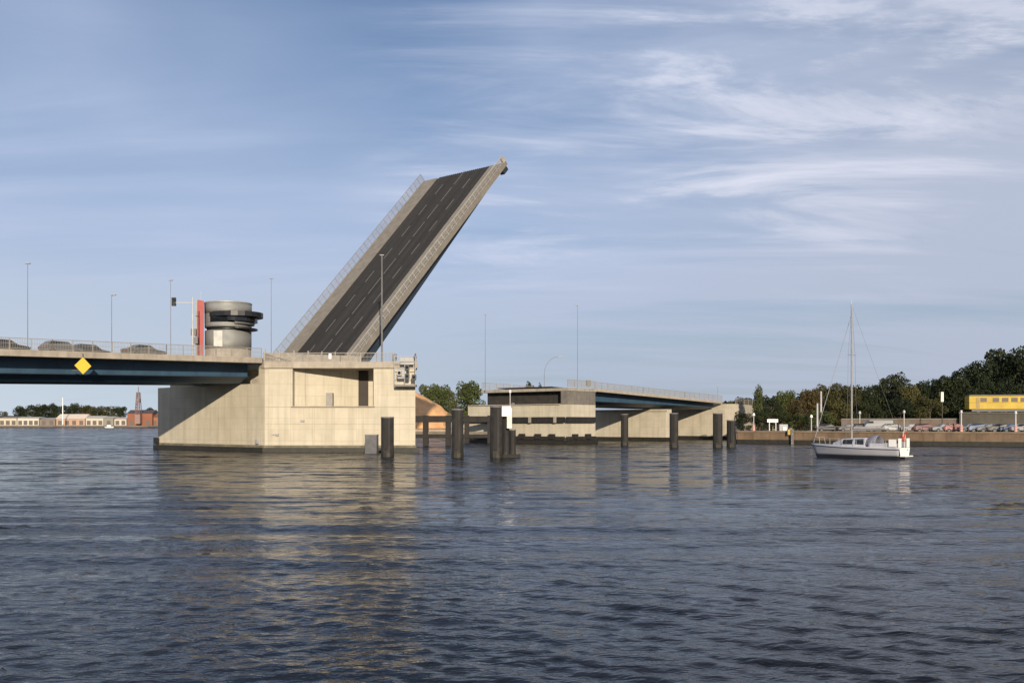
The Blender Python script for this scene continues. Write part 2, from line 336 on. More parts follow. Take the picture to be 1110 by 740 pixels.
    # ripples finer than the mesh: the normal itself is tilted, so they keep their effect at a distance
    def tilt(sc, st, det, off):
        mp = tt.nodes.new('ShaderNodeMapping'); mp.inputs['Scale'].default_value = st; mp.inputs['Location'].default_value = off; tt.links.new(g.outputs['Position'], mp.inputs[0])
        n = tt.nodes.new('ShaderNodeTexNoise'); n.inputs['Scale'].default_value = sc; n.inputs['Detail'].default_value = det; n.inputs['Roughness'].default_value = 0.6; tt.links.new(mp.outputs[0], n.inputs['Vector'])
        v = tt.nodes.new('ShaderNodeVectorMath'); v.operation = 'SUBTRACT'; tt.links.new(n.outputs['Color'], v.inputs[0]); v.inputs[1].default_value = (.5, .5, .5)
        w = tt.nodes.new('ShaderNodeVectorMath'); w.operation = 'MULTIPLY'; tt.links.new(v.outputs[0], w.inputs[0]); w.inputs[1].default_value = (.6, 1, 0); return w.outputs[0]
    ad = tt.nodes.new('ShaderNodeVectorMath'); ad.operation = 'ADD'; tt.links.new(tilt(1.6, (.5, 1.2, 1), 4, (0, 0, 0)), ad.inputs[0]); tt.links.new(tilt(.45, (.4, 1.3, 1), 2, (7, 3, 0)), ad.inputs[1])
    m5 = tt.nodes.new('ShaderNodeMapRange'); tt.links.new(ln.outputs['Value'], m5.inputs[0]); m5.inputs[1].default_value = 25; m5.inputs[2].default_value = 110; m5.inputs[3].default_value = 0.16; m5.inputs[4].default_value = 2.6
    sc_ = tt.nodes.new('ShaderNodeVectorMath'); sc_.operation = 'SCALE'; tt.links.new(ad.outputs[0], sc_.inputs[0]); tt.links.new(m5.outputs[0], sc_.inputs['Scale'])
    a2 = tt.nodes.new('ShaderNodeVectorMath'); a2.operation = 'ADD'; tt.links.new(b2.outputs[0], a2.inputs[0]); tt.links.new(sc_.outputs[0], a2.inputs[1])
    nm = tt.nodes.new('ShaderNodeVectorMath'); nm.operation = 'NORMALIZE'; tt.links.new(a2.outputs[0], nm.inputs[0]); tt.links.new(nm.outputs[0], b.inputs['Normal'])
    me.materials.append(m)
    o = bpy.data.objects.new('water', me); COL.objects.link(o); return tag(o, 'dark blue rippled harbour water', None, None, 'structure')
wave_mesh()

# ================================================================== LAND
bank = [P(1500, 118), P(1110, 143), P(1000, 150), P(880, 160), P(800, 167), P(799, 205), P(700, 238), P(560, 250), P(380, 256), Vector((-175, 700, 0)), Vector((-300, 800, 0)), Vector((-3000, 800, 0))]
GZ = 1.95
def rail_poly(): return [(p.x, p.y) for p in bank]
GRND = mat('dusty ground', (0.17, 0.13, 0.085), 0.95, var=0.35, scale=0.25, bump=0.3, bscale=3)
g = MB(); g.prism(rail_poly()+[(-9000, 9000), (9000, 9000), (9000, 118)], GZ-0.7, GZ)
tag(g.build('ground', GRND), 'flat dusty harbour ground beyond the quay', None, None, 'structure')
def wallstrip(pts, zb, zt, th, name, m, label, cat, cop=True):
    c = pts[len(pts)//2]; t = thing(name, (c.x, c.y, zb), label, cat)
    w = MB(); k = MB(); base = MB()
    for a, b in zip(pts[:-1], pts[1:]):
        d = (b-a).normalized(); n = Vector((d.y, -d.x, 0))
        if n.dot(Vector((0, -1, 0))) < 0: n = -n
        a0 = a+n*0.02; b0 = b+n*0.02
        w.prism([(a0+n*th/2).xy, (b0+n*th/2).xy, (b0-n*th/2).xy, (a0-n*th/2).xy], zb, zt)
        base.prism([(a0+n*(th/2+.08)).xy, (b0+n*(th/2+.08)).xy, (b0-n*th/2).xy, (a0-n*th/2).xy], zb-.2, 0.7)
        if cop: k.prism([(a0+n*(th/2+.12)).xy, (b0+n*(th/2+.12)).xy, (b0-n*(th/2+.1)).xy, (a0-n*(th/2+.1)).xy], zt, zt+.25)
    w.build('wall_face', m, t); base.build('wet_footing', ALGAE, t)
    if cop: k.build('coping', mat('brown coping', (.2, .15, .10), .9, var=.3), t)
    return t
wallstrip(bank[0:5], -1.5, GZ, 0.6, 'quay_wall', RUST, 'brown quay wall running along the right bank behind the yacht', 'quay wall')
wallstrip(bank[4:9], -1.5, GZ, 0.6, 'bank_wall', mat('pale bank wall', (0.42, 0.32, 0.24), .9, var=.25, scale=.3, streak=.3), 'pale low bank wall seen between the fender posts and under the right span', 'bank wall')
far = [Vector((-175, 699, 0)), Vector((-300, 799, 0)), Vector((-3000, 799, 0))]
wallstrip(far, -1.5, GZ-.3, 1.5, 'far_quay_wall', mat('far quay', (0.16, 0.14, 0.12), .9, var=.3, scale=.1), 'low dark quay edge on the far left shore', 'quay wall', cop=False)

# low distant hills closing the horizon
h = MB(); random.seed(3)
hp = []
for i in range(60):
    x = -2600+i*90; hp.append((x, 16+6*math.sin(i*.5)+random.uniform(0, 5)))
vv = []; ff = []
for i, (x, z) in enumerate(hp): vv += [(x, 1500, 1.9), (x, 1560, z), (x, 1700, z*.7), (x, 1800, 1.9)]
for i in range(len(hp)-1):
    for j in range(3): ff.append((i*4+j, (i+1)*4+j, (i+1)*4+j+1, i*4+j+1))
h.add(vv, ff); tag(h.build('hills', mat('far woods', (0.05, 0.06, 0.035), 1, var=.4, scale=.03, bump=.8, bscale=.1)), 'low wooded rise far behind the harbour', None, None, 'structure')

# ================================================================== PIERS
def poly_inset_out(poly, d):
    n = len(poly); out = []; A = sum(poly[i][0]*poly[(i+1)%n][1]-poly[(i+1)%n][0]*poly[i][1] for i in range(n)); s_ = 1 if A > 0 else -1
    for i in range(n):
        p0 = Vector(poly[i-1]); p1 = Vector(poly[i]); p2 = Vector(poly[(i+1) % n])
        e1 = (p1-p0).normalized(); e2 = (p2-p1).normalized(); n1 = Vector((e1.y, -e1.x))*s_; n2 = Vector((e2.y, -e2.x))*s_
        m_ = n1+n2; m_ = m_/max(0.3, m_.dot(n1)); out.append((p1.x+m_.x*d, p1.y+m_.y*d))
    return out
def xy(p): return (p.x, p.y)
C = xy(B(0, 0)); YF = 115.2
Rc = (-11.5, YF); R2 = xy(B(19, -5.5)); R3 = xy(B(19, 24)); L3 = xy(B(0, 24))
pier = thing('bascule_pier', (C[0]+9, YF+6, 0), 'massive beige concrete pier holding the raised road leaf, with a recessed bay in its side', 'bridge pier')
full = [C, Rc, R2, R3, L3]
lo = MB().prism(full, 0.8, 5.37); lo.build('lower_wall', CONC, pier)
rec = [(-26.1, YF), (-26.1, YF+1.1), (-19.0, YF+4.6), (-19.0, YF+8.5), (-17.9, YF+8.5), (-17.9, YF+5.0), (-16.46, YF+5.0), (-16.46, YF)]
MB().prism([C]+rec+[Rc, R2, R3, L3], 5.372, 8.2).build('middle_wall', CONC, pier)
MB().prism([C]+rec+[Rc, R2, R3, xy(B(1.8, 24)), xy(B(1.8, 1.2)), xy(B(0.0, 1.2))], 8.202, 9.98).build('upper_wall', CONC, pier)
sl = [xy(B(0.0, 1.2)), (C[0]-0.0, YF-.28), (Rc[0]+.3, YF-.28), (R2[0]+.3, R2[1]), xy(B(19.3, 24.2)), xy(B(0.6, 24.2)), xy(B(.6, 1.2))]
MB().prism(sl, 9.982, 10.74).build('deck_slab', FASC, pier, bevel=.03)
MB().prism(poly_inset_out(full, .45), -1.5, 0.55).build('footing', ALGAE, pier)
MB().prism(poly_inset_out(full, .12), 0.55, 0.84).build('tide_band', mat('stained tide band', (.16, .145, .1), .9, var=.4, scale=1), pier)
# formwork joints: shallow proud strips (rustication) on the faces
j = MB()
for z in (3.35, 5.37):
    j.bar(Vector((-29.3, YF-.012, z)), Vector((-11.6, YF-.012, z)), .03, .035)
for x in (-23.5, -17.7):
    j.bar(Vector((x, YF-.012, .86)), Vector((x, YF-.012, 5.3)), .03, .02)
j.build('joint_strips', mat('joint line', (.33, .29, .22), .9), pier)
MB().box((-18.45, YF+5.0, 7.66), (1.25, .3, 4.5)).build('doorway_shade', mat('doorway shade brown', (.03, .022, .016), .7), pier)  # dark panel painted in place of the shade deep in the slot
sill = MB(); sill.box((-21.28, YF-.06, 5.43), (9.9, .35, .13)); sill.build('bay_sill', FASC, pier)
cab = MB(); cab.box((-22.1, YF+2.3, 6.25), (.8, .8, 1.75)); cab.build('control_cabinet', mat('cabinet grey', (.27, .25, .22), .6), pier, bevel=.02)
fx = MB(); fx.box((-27.9, YF-.12, 2.1), (.35, .24, .25)); fx.box((-28.3, YF-.1, 2.1), (.5, .08, .08)); fx.build('mooring_bracket', GREYP, pier)
fx = MB(); fx.box((-24.9, YF-.1, 3.75), (.45, .2, .22)); fx.build('mooring_bracket', GREYP, pier)
fx = MB(); fx.box(B(-.15, 1.3, 1.25)+Vector((0, 0, 0)), (.4, .4, .5), .87); fx.build('mooring_bracket', GREYP, pier)
fx = MB(); fx.box(B(-.5, 23.6, 1.1), (.5, .5, .9), .87); fx.build('mooring_bracket', DARK, pier)
bs = MB(); bs.box(B(.9, 2.6, 8.5), (1.2, .9, .6), math.atan2(AX.y, AX.x)); bs.build('bearing_block', FASC, pier); bs = MB(); bs.box(B(.9, 15.5, 8.5), (1.2, .9, .6), math.atan2(AX.y, AX.x)); bs.build('bearing_block', FASC, pier)
# carriageway and walks on the pier, between fixed span and leaf
def strip(u0, u1, v0, v1, zoff0, zoff1, m, name, parent, du=4.0):
    """sloping slab following the road profile"""
    n = max(1, int(round((u1-u0)/du))); mb = MB()
    secs = []
    for i in range(n+1):
        u = u0+(u1-u0)*i/n; z = DZ(u)
        secs.append([B(u, v0, z+zoff0), B(u, v1, z+zoff0), B(u, v1, z+zoff1), B(u, v0, z+zoff1)])
    mb.loft(secs); return mb.build(name, m, parent)
strip(0.3, 15.6, 3.6, 15.6, -.27, 0, ASPH, 'road_surface', pier)
strip(0.3, 15.6, 0.6, 3.6, -.27, .13, WALK, 'sidewalk', pier); strip(0.3, 15.6, 15.6, 18.4, -.27, .13, WALK, 'sidewalk', pier)
# solid parapet beside the carriageway, railing on the pier nose
MB().prism([xy(B(.2, .35)), xy(B(15.2, .35)), xy(B(15.2, .6)), xy(B(.2, .6))], 10.745, lambda p: 11.9+ (p[0]+29.4)*.035).build('parapet', mat('parapet panel', (.37, .33, .27), .8, var=.25, scale=1.5), pier)
for i in range(8):
    u = .2+i*15/7; MB().bar(B(u, .28, 10.745), B(u, .28, 12.3+i*.05), .12, .12).build('parapet_post', RAILM, pier)
MB().box(Vector((-21.6, YF-.2, 11.4)), (.32, .05, .62)).build('notice_plate', WHITE, pier)
railing(pier, [B(.1, .05, 10.745), Vector((-20.4, YF-.18, 10.745)), Vector((-13.9, YF-.18, 10.745))], h=1.05)
railing(pier, [Vector((-11.4, YF-.1, 10.745)), Vector((R2[0], R2[1], 10.745))], h=1.05)

# navigation signal board on its bracket balcony at the right end of the pier
nav = thing('navigation_signal', (-12.6, YF-.9, 7.75), 'grey signal frame with black lamp boxes on a small balcony at the beige pier', 'signal')
MB().box((-12.55, YF-.75, 7.87), (2.5, 1.5, .22)).build('balcony_floor', DRAIL, nav)
bfr = MB()
for x in (-13.8, -12.6, -11.35):
    bfr.bar(Vector((x, YF-1.45, 7.95)), Vector((x, YF-1.45, 11.3)), .07)
for z in (8.9, 9.9, 10.7, 11.3): bfr.bar(Vector((-13.8, YF-1.45, z)), Vector((-11.35, YF-1.45, z)), .06)
for z in (8.9, 11.3): bfr.bar(Vector((-11.35, YF-1.45, z)), Vector((-11.35, YF-.1, z)), .06)
bfr.build('frame', GREYP, nav)
MB().box((-12.95, YF-1.3, 9.3), (1.0, .06, 1.2)).build('back_panel', mat('signal panel grey', (.36, .35, .33), .6), nav)
MB().box((-12.35, YF-1.3, 10.75), (1.6, .06, .8)).build('back_panel', mat('signal panel grey', (.36, .35, .33), .6), nav)
for x, z in ((-12.3, 10.0), (-12.3, 8.95), (-11.5, 8.85), (-13.2, 9.35)):
    lb = MB().box((x, YF-1.55, z), (.5, .4, .62)).build('lamp_box', DARK if x > -13 else GREYP, nav)
    MB().tube(Vector((x, YF-1.76, z)), Vector((x, YF-1.86, z)), .16, .18, 12).build('lens', GLASS, lb)
MB().box((-13.9, YF-.6, 11.25), (.5, .4, .75)).build('lamp_box', DRAIL, nav)

# ================================================================== SPANS
def span(name, u0, u1, label, gd0, gd1, ins=2.3, eb=-.5):
    """fixed road span: deck slab, fascia beams, two box girders, railings"""
    c = B((u0+u1)/2, 9, 0); t = thing(name, (c.x, c.y, DZ((u0+u1)/2)-2.8), label, 'bridge span')
    strip(u0, u1, .3, 18.6, eb+.04, -.25, FASC, 'deck_slab', t)
    strip(u0, u1, 3.6, 15.6, -.247, 0, ASPH, 'road_surface', t)
    strip(u0, u1, .6, 3.6, -.247, .13, WALK, 'sidewalk', t); strip(u0, u1, 15.6, 18.3, -.247, .13, WALK, 'sidewalk', t)
    strip(u0, u1, 0.0, .297, eb, .15, FASC, 'edge_beam', t); strip(u0, u1, 18.603, 18.9, eb, .15, FASC, 'edge_beam', t)
    n = 10
    for v0, v1 in ((ins, ins+5.0), (18.9-ins-5.0, 18.9-ins)):
        secs = []; bf = []
        for i in range(n+1):
            u = u0+(u1-u0)*i/n; z = DZ(u); d = gd0+(gd1-gd0)*i/n
            secs.append([B(u, v0, z+eb+.035), B(u, v1, z+eb+.035), B(u, v1, z-d*.74), B(u, v1-1.6, z-d), B(u, v0+1.6, z-d), B(u, v0, z-d*.74)])
        go = MB().loft(secs).build('box_girder', BLUE, t)
        fl = MB(); st = MB()
        for i in range(n):
            a = B(u0+(u1-u0)*i/n, v0-.1, 0); b = B(u0+(u1-u0)*(i+1)/n, v0-.1, 0)
            for aa, uu, q in ((a, u0+(u1-u0)*i/n, i), (b, u0+(u1-u0)*(i+1)/n, i+1)): aa.z = DZ(uu)-(gd0+(gd1-gd0)*q/n)*.74
            fl.bar(a, b, .22, .09)
        fl.build('flange', BLUED, go)
    lm = MB()
    for vv_ in (6.6, 9.6, 12.6):
        u = u0+1
        while u < u1-3:
            a = B(u, vv_, DZ(u)+.004); b = B(u+3, vv_, DZ(u+3)+.004); a2 = B(u, vv_+.15, DZ(u)+.004); b2 = B(u+3, vv_+.15, DZ(u+3)+.004)
            MB().add([a, b, b2, a2], [(0, 1, 2, 3)]).build('lane_marking', PAINTW, t); u += 7
    ns = max(1, int((u1-u0)/12)); us = [u0+(u1-u0)*i/ns for i in range(ns+1)]
    railing(t, [B(u, .15, DZ(u)+.15) for u in us], h=1.1)
    railing(t, [B(u, 18.75, DZ(u)+.15) for u in us], h=1.1)
    return t
span('road_span', -62, -0.35, 'long blue girder road span crossing the left side to the beige pier', 2.75, 2.8, 3.0)
fl = thing('road_span', tuple(B(91, 9, 0)), 'short dark girder span sloping down to the right bank', 'bridge span'); bpy.data.objects.remove(fl)
span('road_span', 68.2, 114.0, 'short dark girder span sloping down from the far pier to the right bank', 2.7, 1.5, 2.2, -.36)

# left support, outside the frame, so the long span rests on something
lp = thing('span_pier', tuple(B(-61, 9, 0)), 'plain concrete pier under the outer left end of the long span', 'bridge pier')
MB().prism([xy(B(-63, 1)), xy(B(-59.5, 1)), xy(B(-59.5, 18)), xy(B(-63, 18))], -1.5, DZ(-61)-2.75).build('pier_wall', CONC, lp)

# ================================================================== LEAF
PHI = R(46.8); cP, sP = math.cos(PHI), math.sin(PHI)
LD = Vector((AX.x*cP, AX.y*cP, sP)); LN = Vector((-AX.x*sP, -AX.y*sP, cP)); L0 = Vector((-20.1, 127.8, 12.4))
def LP(t, s, n=0.0): return L0+LD*t+WX*s+LN*n
LT = 43.0; LW = 17.6
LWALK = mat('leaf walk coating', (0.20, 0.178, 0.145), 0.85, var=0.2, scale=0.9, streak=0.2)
leaf = thing('bascule_leaf', tuple(LP(-2, 8.6)), 'raised road leaf of the drawbridge tilted up with its asphalt and lane lines facing left', 'bridge leaf')
def lbox(t0, t1, s0, s1, n0, n1, name, m, parent=None, n0b=None):
    n0b = n0 if n0b is None else n0b
    mb = MB().hexa([LP(t0, s0, n0), LP(t1, s0, n0b), LP(t1, s1, n0b), LP(t0, s1, n0), LP(t0, s0, n1), LP(t1, s0, n1), LP(t1, s1, n1), LP(t0, s1, n1)])
    return mb.build(name, m, parent or leaf)
lbox(-2.4, LT, .25, LW-.25, -.5, -.22, 'deck_plate', mat('leaf plate', (.1, .1, .1), .6))
LASPH = mat('worn leaf asphalt', (0.026, 0.0225, 0.019), .95, var=.2, scale=1.5, bump=.4, bscale=30)
def wear(m):
    t = m.node_tree; b = t.nodes['Principled BSDF']; src = b.inputs['Base Color'].links[0].from_socket; g = t.nodes.new('ShaderNodeNewGeometry'); outs = []
    for v, k in ((WX, 1.1), (LD, .035)):
        d = t.nodes.new('ShaderNodeVectorMath'); d.operation = 'DOT_PRODUCT'; t.links.new(g.outputs['Position'], d.inputs[0]); d.inputs[1].default_value = v*k; outs.append(d.outputs['Value'])
    c = t.nodes.new('ShaderNodeCombineXYZ'); t.links.new(outs[0], c.inputs[0]); t.links.new(outs[1], c.inputs[1])
    n = t.nodes.new('ShaderNodeTexNoise'); n.inputs['Scale'].default_value = 1; n.inputs['Detail'].default_value = 6; t.links.new(c.outputs[0], n.inputs['Vector'])
    mr = t.nodes.new('ShaderNodeMapRange'); t.links.new(n.outputs[0], mr.inputs[0]); mr.inputs[1].default_value = .3; mr.inputs[2].default_value = .7; mr.inputs[3].default_value = .5; mr.inputs[4].default_value = 1.2
    x = t.nodes.new('ShaderNodeVectorMath'); x.operation = 'SCALE'; t.links.new(src, x.inputs[0]); t.links.new(mr.outputs[0], x.inputs['Scale']); t.links.new(x.outputs[0], b.inputs['Base Color'])
wear(LASPH)
lbox(-2.4, LT, 3.0, 14.6, -.217, 0, 'road_surface', LASPH)
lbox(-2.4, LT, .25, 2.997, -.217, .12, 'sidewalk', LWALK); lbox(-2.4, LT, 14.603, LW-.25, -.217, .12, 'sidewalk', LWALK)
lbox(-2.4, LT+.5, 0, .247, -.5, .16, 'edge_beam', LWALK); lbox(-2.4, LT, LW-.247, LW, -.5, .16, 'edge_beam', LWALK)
for s0 in (1.1, 14.7):
    go = lbox(-3.5, LT-.3, s0, s0+1.6, -2.6, -.503, 'main_girder', BLUED, None, -.95)
cg = MB()
for i in range(15):
    t_ = 1.5+i*2.95; d = 2.3-(1.5*t_/LT)
    cg.hexa([LP(t_, 2.9, -d), LP(t_+.25, 2.9, -d), LP(t_+.25, 14.7, -d), LP(t_, 14.7, -d), LP(t_, 2.9, -.5), LP(t_+.25, 2.9, -.5), LP(t_+.25, 14.7, -.5), LP(t_, 14.7, -.5)])
cg.build('cross_beams', BLUED, leaf)
lm = MB()
for s_ in (5.75, 8.72, 11.7):
    t_ = 0.3
    while t_ < LT-2.6:
        ln = 2.6 if s_ != 8.72 else 3.6
        MB().add([LP(t_, s_, .004), LP(t_+ln, s_, .004), LP(t_+ln, s_+.16, .004), LP(t_, s_+.16, .004)], [(0, 1, 2, 3)]).build('lane_marking', PAINTW, leaf); t_ += 5.4 if s_ != 8.72 else 4.4
# joint comb at the tip
cb = MB()
for i in range(26):
    s_ = 3.1+i*.44; cb.hexa([LP(LT, s_, -.3), LP(LT+.35, s_, -.3), LP(LT+.35, s_+.22, -.3), LP(LT, s_+.22, -.3), LP(LT, s_, -.02), LP(LT+.35, s_, -.02), LP(LT+.35, s_+.22, -.02), LP(LT, s_+.22, -.02)])
cb.build('joint_comb', DARK, leaf)
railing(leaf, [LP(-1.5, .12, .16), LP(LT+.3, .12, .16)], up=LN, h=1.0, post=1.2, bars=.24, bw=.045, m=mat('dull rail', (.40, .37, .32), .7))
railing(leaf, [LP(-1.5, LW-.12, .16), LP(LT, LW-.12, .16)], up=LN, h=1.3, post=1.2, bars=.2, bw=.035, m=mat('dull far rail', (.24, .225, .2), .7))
lbox(LT-.2, LT+.6, -.03, .3, .16, .9, 'end_post', mat('parapet panel', (.37, .33, .27)))
lbox(LT-.9, LT+.4, .3, 1.1, -1.35, -.76, 'lock_housing', BLUED)

# ================================================================== FAR PIERS
fp = thing('far_pier', tuple(B(64, 10, 0)), 'beige concrete pier in mid channel where the leaf lands, with dark timber rubbing rails', 'bridge pier')
q1 = [xy(B(60, 0)), xy(B(68, 0)), xy(B(68, 22.5)), xy(B(60, 22.5))]
MB().prism(poly_inset_out(q1, .3), -1.5, .6).build('footing', ALGAE, fp)
MB().prism(q1, .6, 6.6).build('lower_wall', CONC, fp)
MB().prism([xy(B(61.6, .2)), xy(B(68, .2)), xy(B(68, 19.2)), xy(B(61.6, 19.2))], 6.602, DZ(65)-.55).build('upper_wall', mat('dark landing band', (.03, .027, .024), .9, var=.4, scale=1), fp)  # near-black band set back behind the landing ledge
MB().prism([xy(B(60, 0)), xy(B(68, 0)), xy(B(68, 1.4)), xy(B(60, 1.4))], 6.604, DZ(65)-.56).build('corner_pillar', mat('grey corner concrete', (.17, .155, .13), .9, var=.3, scale=.8, streak=.4), fp)  # greyer and darker than the lower wall
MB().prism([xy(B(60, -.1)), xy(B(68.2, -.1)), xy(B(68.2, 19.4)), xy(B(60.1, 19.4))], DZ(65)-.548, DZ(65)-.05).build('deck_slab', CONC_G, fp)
strip(60.2, 68.1, 3.6, 15.6, -.02, .1, ASPH, 'road_surface', fp)
MB().bar(B(60, 1.5, 6.66), B(60, 22.3, 6.66), .5, .14).build('ledge', FASC, fp)
rr = MB(); rr.bar(B(59.72, .5, 4.05), B(59.72, 22.4, 4.05), .5, .95); rr.build('rubbing_rail', TIMB, fp)
rr = MB(); rr.bar(B(59.75, .5, .95), B(59.75, 22.4, .95), .4, .6); rr.build('rubbing_rail', TIMB, fp)
MB().bar(B(59.5, -.28, 4.05), B(67.4, -.28, 4.05), .5, .95).build('rubbing_rail', TIMB, fp)
MB().bar(B(59.5, -.25, .95), B(67.6, -.25, .95), .4, .6).build('rubbing_rail', TIMB, fp)
for u in (61.5, 65.2): MB().box(B(u, -.5, 1.25), (1.1, .5, .85), math.atan2(AX.y, AX.x)).build('fender_block', TIMB, fp)
for v in (2.2, 7.6, 12.0, 16.8):
    MB().box(B(59.4, v, 4.05), (.25, .5, 1.0), math.atan2(AX.y, AX.x)).build('rail_bracket', CONC_G, fp)
for v in (3.0, 6.0, 9.5, 13.4, 16.8, 20.0):
    MB().box(B(59.6, v, 1.25), (.5, 1.1, .85), math.atan2(AX.y, AX.x)).build('fender_block', TIMB, fp)
railing(fp, [B(60.1, .1, DZ(61)-.02), B(68, .1, DZ(66)+.1)], h=1.2, bars=.12)
railing(fp, [B(60.1, 19.2, DZ(61)-.02), B(68, 19.2, DZ(66)+.1)], h=1.2)
gate = MB(); gate.box(B(66.2, 0.2, DZ(66)+.95), (1.1, .3, 1.0), math.atan2(AX.y, AX.x)); gate.build('cabinet', mat('cabinet grey', (.27, .25, .22)), fp)

mp_ = thing('span_pier', tuple(B(94, 10, 0)), 'thin beige wall pier standing under the middle of the short right span', 'bridge pier')
q = [xy(B(93.2, 1.2)), xy(B(95.4, 1.2)), xy(B(95.4, 19.5)), xy(B(93.2, 19.5))]
MB().prism(poly_inset_out(q, .3), -1.5, .75).build('footing', ALGAE, mp_); MB().prism(q, .75, DZ(94)-2.35).build('pier_wall', CONC, mp_)
MB().bar(B(93.2, .9, 6.0-.12), B(93.2, 19.6, 6.0-.12), .3, .25).build('cap_ledge', FASC, mp_)
ab = thing('abutment', tuple(B(116, 10, 0)), 'beige concrete abutment at the right bank carrying the end of the short span', 'abutment')
q = [xy(B(114.2, -.5)), xy(B(120, -.5)), xy(B(120, 20)), xy(B(114.2, 20))]
MB().prism(poly_inset_out(q, .3), -1.5, .8).build('footing', ALGAE, ab); MB().prism(q, .8, DZ(114)-1.6).build('lower_wall', CONC, ab)
MB().prism([xy(B(114.7, -.5)), xy(B(120, -.5)), xy(B(120, 20)), xy(B(114.7, 20))], DZ(114)-1.598, DZ(118)-.3).build('upper_wall', CONC, ab)
# approach ramp
rp = thing('approach_ramp', tuple(B(160, 10, GZ)), 'road ramp leaving the right end of the bridge behind the bushes', 'road ramp')
mb = MB(); secs = []
for i in range(12):
    u = 120.05+i*8; z = max(GZ+.1, DZ(u)); secs.append([B(u, 0, .5), B(u, 19, .5), B(u, 19, z-.1), B(u, 0, z-.1)])
mb.loft(secs).build('ramp_wall', CONC_G, rp)
mb = MB(); secs = []
for i in range(12):
    u = 120.05+i*8; z = max(GZ+.1, DZ(u)); secs.append([B(u, 1.5, z-.095), B(u, 17.5, z-.095), B(u, 17.5, z), B(u, 1.5, z)])
mb.loft(secs).build('road_surface', ASPH, rp)
railing(rp, [B(120.2, .2, DZ(120)-.1), B(168, .2, DZ(168)-.1)], h=1.1, bars=.3)

# ================================================================== FENDER WORKS
def dolphin(name, px, Y, wpx, top, label, group='steel fender piles beside the fairway', light=0.0, cat='pile'):
    w = wpx*Y/F; c = P(px, Y); zt = ZY(top, Y); t = thing(name, (c.x, c.y, -1.5), label, cat, group)
    n = 6 if w > 1.0 else 8; r = w/2
    MB().tube(Vector((c.x, c.y, -1.5)), Vector((c.x, c.y, .45)), r*1.04, r*1.04, 12).build('wet_foot', ALGAE, t)
    MB().tube(Vector((c.x, c.y, .452)), Vector((c.x, c.y, zt-.12)), r, r, 12).build('shaft', PILE, t, smooth=False)
    MB().tube(Vector((c.x, c.y, zt-.118)), Vector((c.x, c.y, zt)), r*1.06, r*.98, 12).build('cap', DRAIL, t)
    rb = MB(); rb.box((c.x-r*.1, c.y-r-.06, (zt+.6)/2), (r*.5, .2, zt-1.0)); rb.build('rubbing_strip', TIMB, t)
    return t
dolphin('fender_pile', 420, 99, 14, 451.5, 'tall dark pile standing alone in front of the beige pier')
dolphin('fender_pile', 496, 98, 13, 443, 'dark pile standing between the near pier and the far pier')
dolphin('fender_pile', 538, 96.5, 13.5, 440, 'tallest pile of the cluster of three, at its left side')
dolphin('fender_pile', 548.2, 97.5, 7.5, 451, 'slim middle pile of the cluster of three under the white board')
dolphin('fender_pile', 555.4, 98.5, 7.5, 465, 'shortest pile of the cluster of three, at its right side')
dolphin('fender_pile', 677, 152, 8, 448.5, 'dark pile standing in front of the shaded left end of the short span')
dolphin('fender_pile', 730.5, 139, 9.5, 447.5, 'dark pile standing in front of the thin wall pier under the short span')
dolphin('fender_pile', 778, 137, 10.5, 447.5, 'taller pile of the pair at the right end of the bridge')
dolphin('fender_pile', 792.5, 138, 9.5, 455, 'shorter pile of the pair at the right end of the bridge')
cl = thing('pile_collar', tuple(P(548, 97.5, .3)), 'dark timber collar tying the cluster of three piles at the water', 'collar')
MB().box(P(548, 97.5, .1)+Vector((.2, 0, 0)), (2.6, 1.6, .45)).build('beam', TIMB, cl)
sb = thing('notice_board', tuple(P(549.5, 96.6, ZY(464, 96.6))), 'white board with a post lamp fixed to the cluster of three piles', 'notice board')
zb = ZY(464, 96.4); zt = ZY(440, 96.4)
MB().box((P(548.5, 96.4).x, 96.3, ZY(445.5, 96.4)), (.95, .06, 1.0)).build('upper_panel', WHITE, sb)
MB().box((P(552.2, 96.4).x, 96.4, (zb+zt)/2-.1), (.5, .06, 2.0)).build('side_panel', mat('dull white panel', (.6, .58, .52), .5), sb)
MB().bar(P(553, 96.9, zb), P(553, 96.9, ZY(425, 96.9)), .08).build('lamp_post', GREYP, sb)
MB().tube(P(553, 96.9, ZY(425.5, 96.9)), P(553, 96.9, ZY(422.5, 96.9)), .12, .1, 10).build('lantern', WHITE, sb)
MB().box(P(556, 96.9, ZY(438, 96.9)), (.3, .3, .3)).build('junction_box', DARK, sb)
lb = thing('low_fender_block', tuple(P(403, 111, -1)), 'low grey fender block in the water against the beige pier', 'fender')
MB().box(P(403, 111.5, .5), (1.35, 1.6, 3.1)).build('block', mat('dull steel', (.10, .10, .105), .7, var=.3, scale=2), lb, bevel=.05)
MB().box(P(403, 111.5, 2.1), (1.4, 1.65, .12)).build('cap', DRAIL, lb)
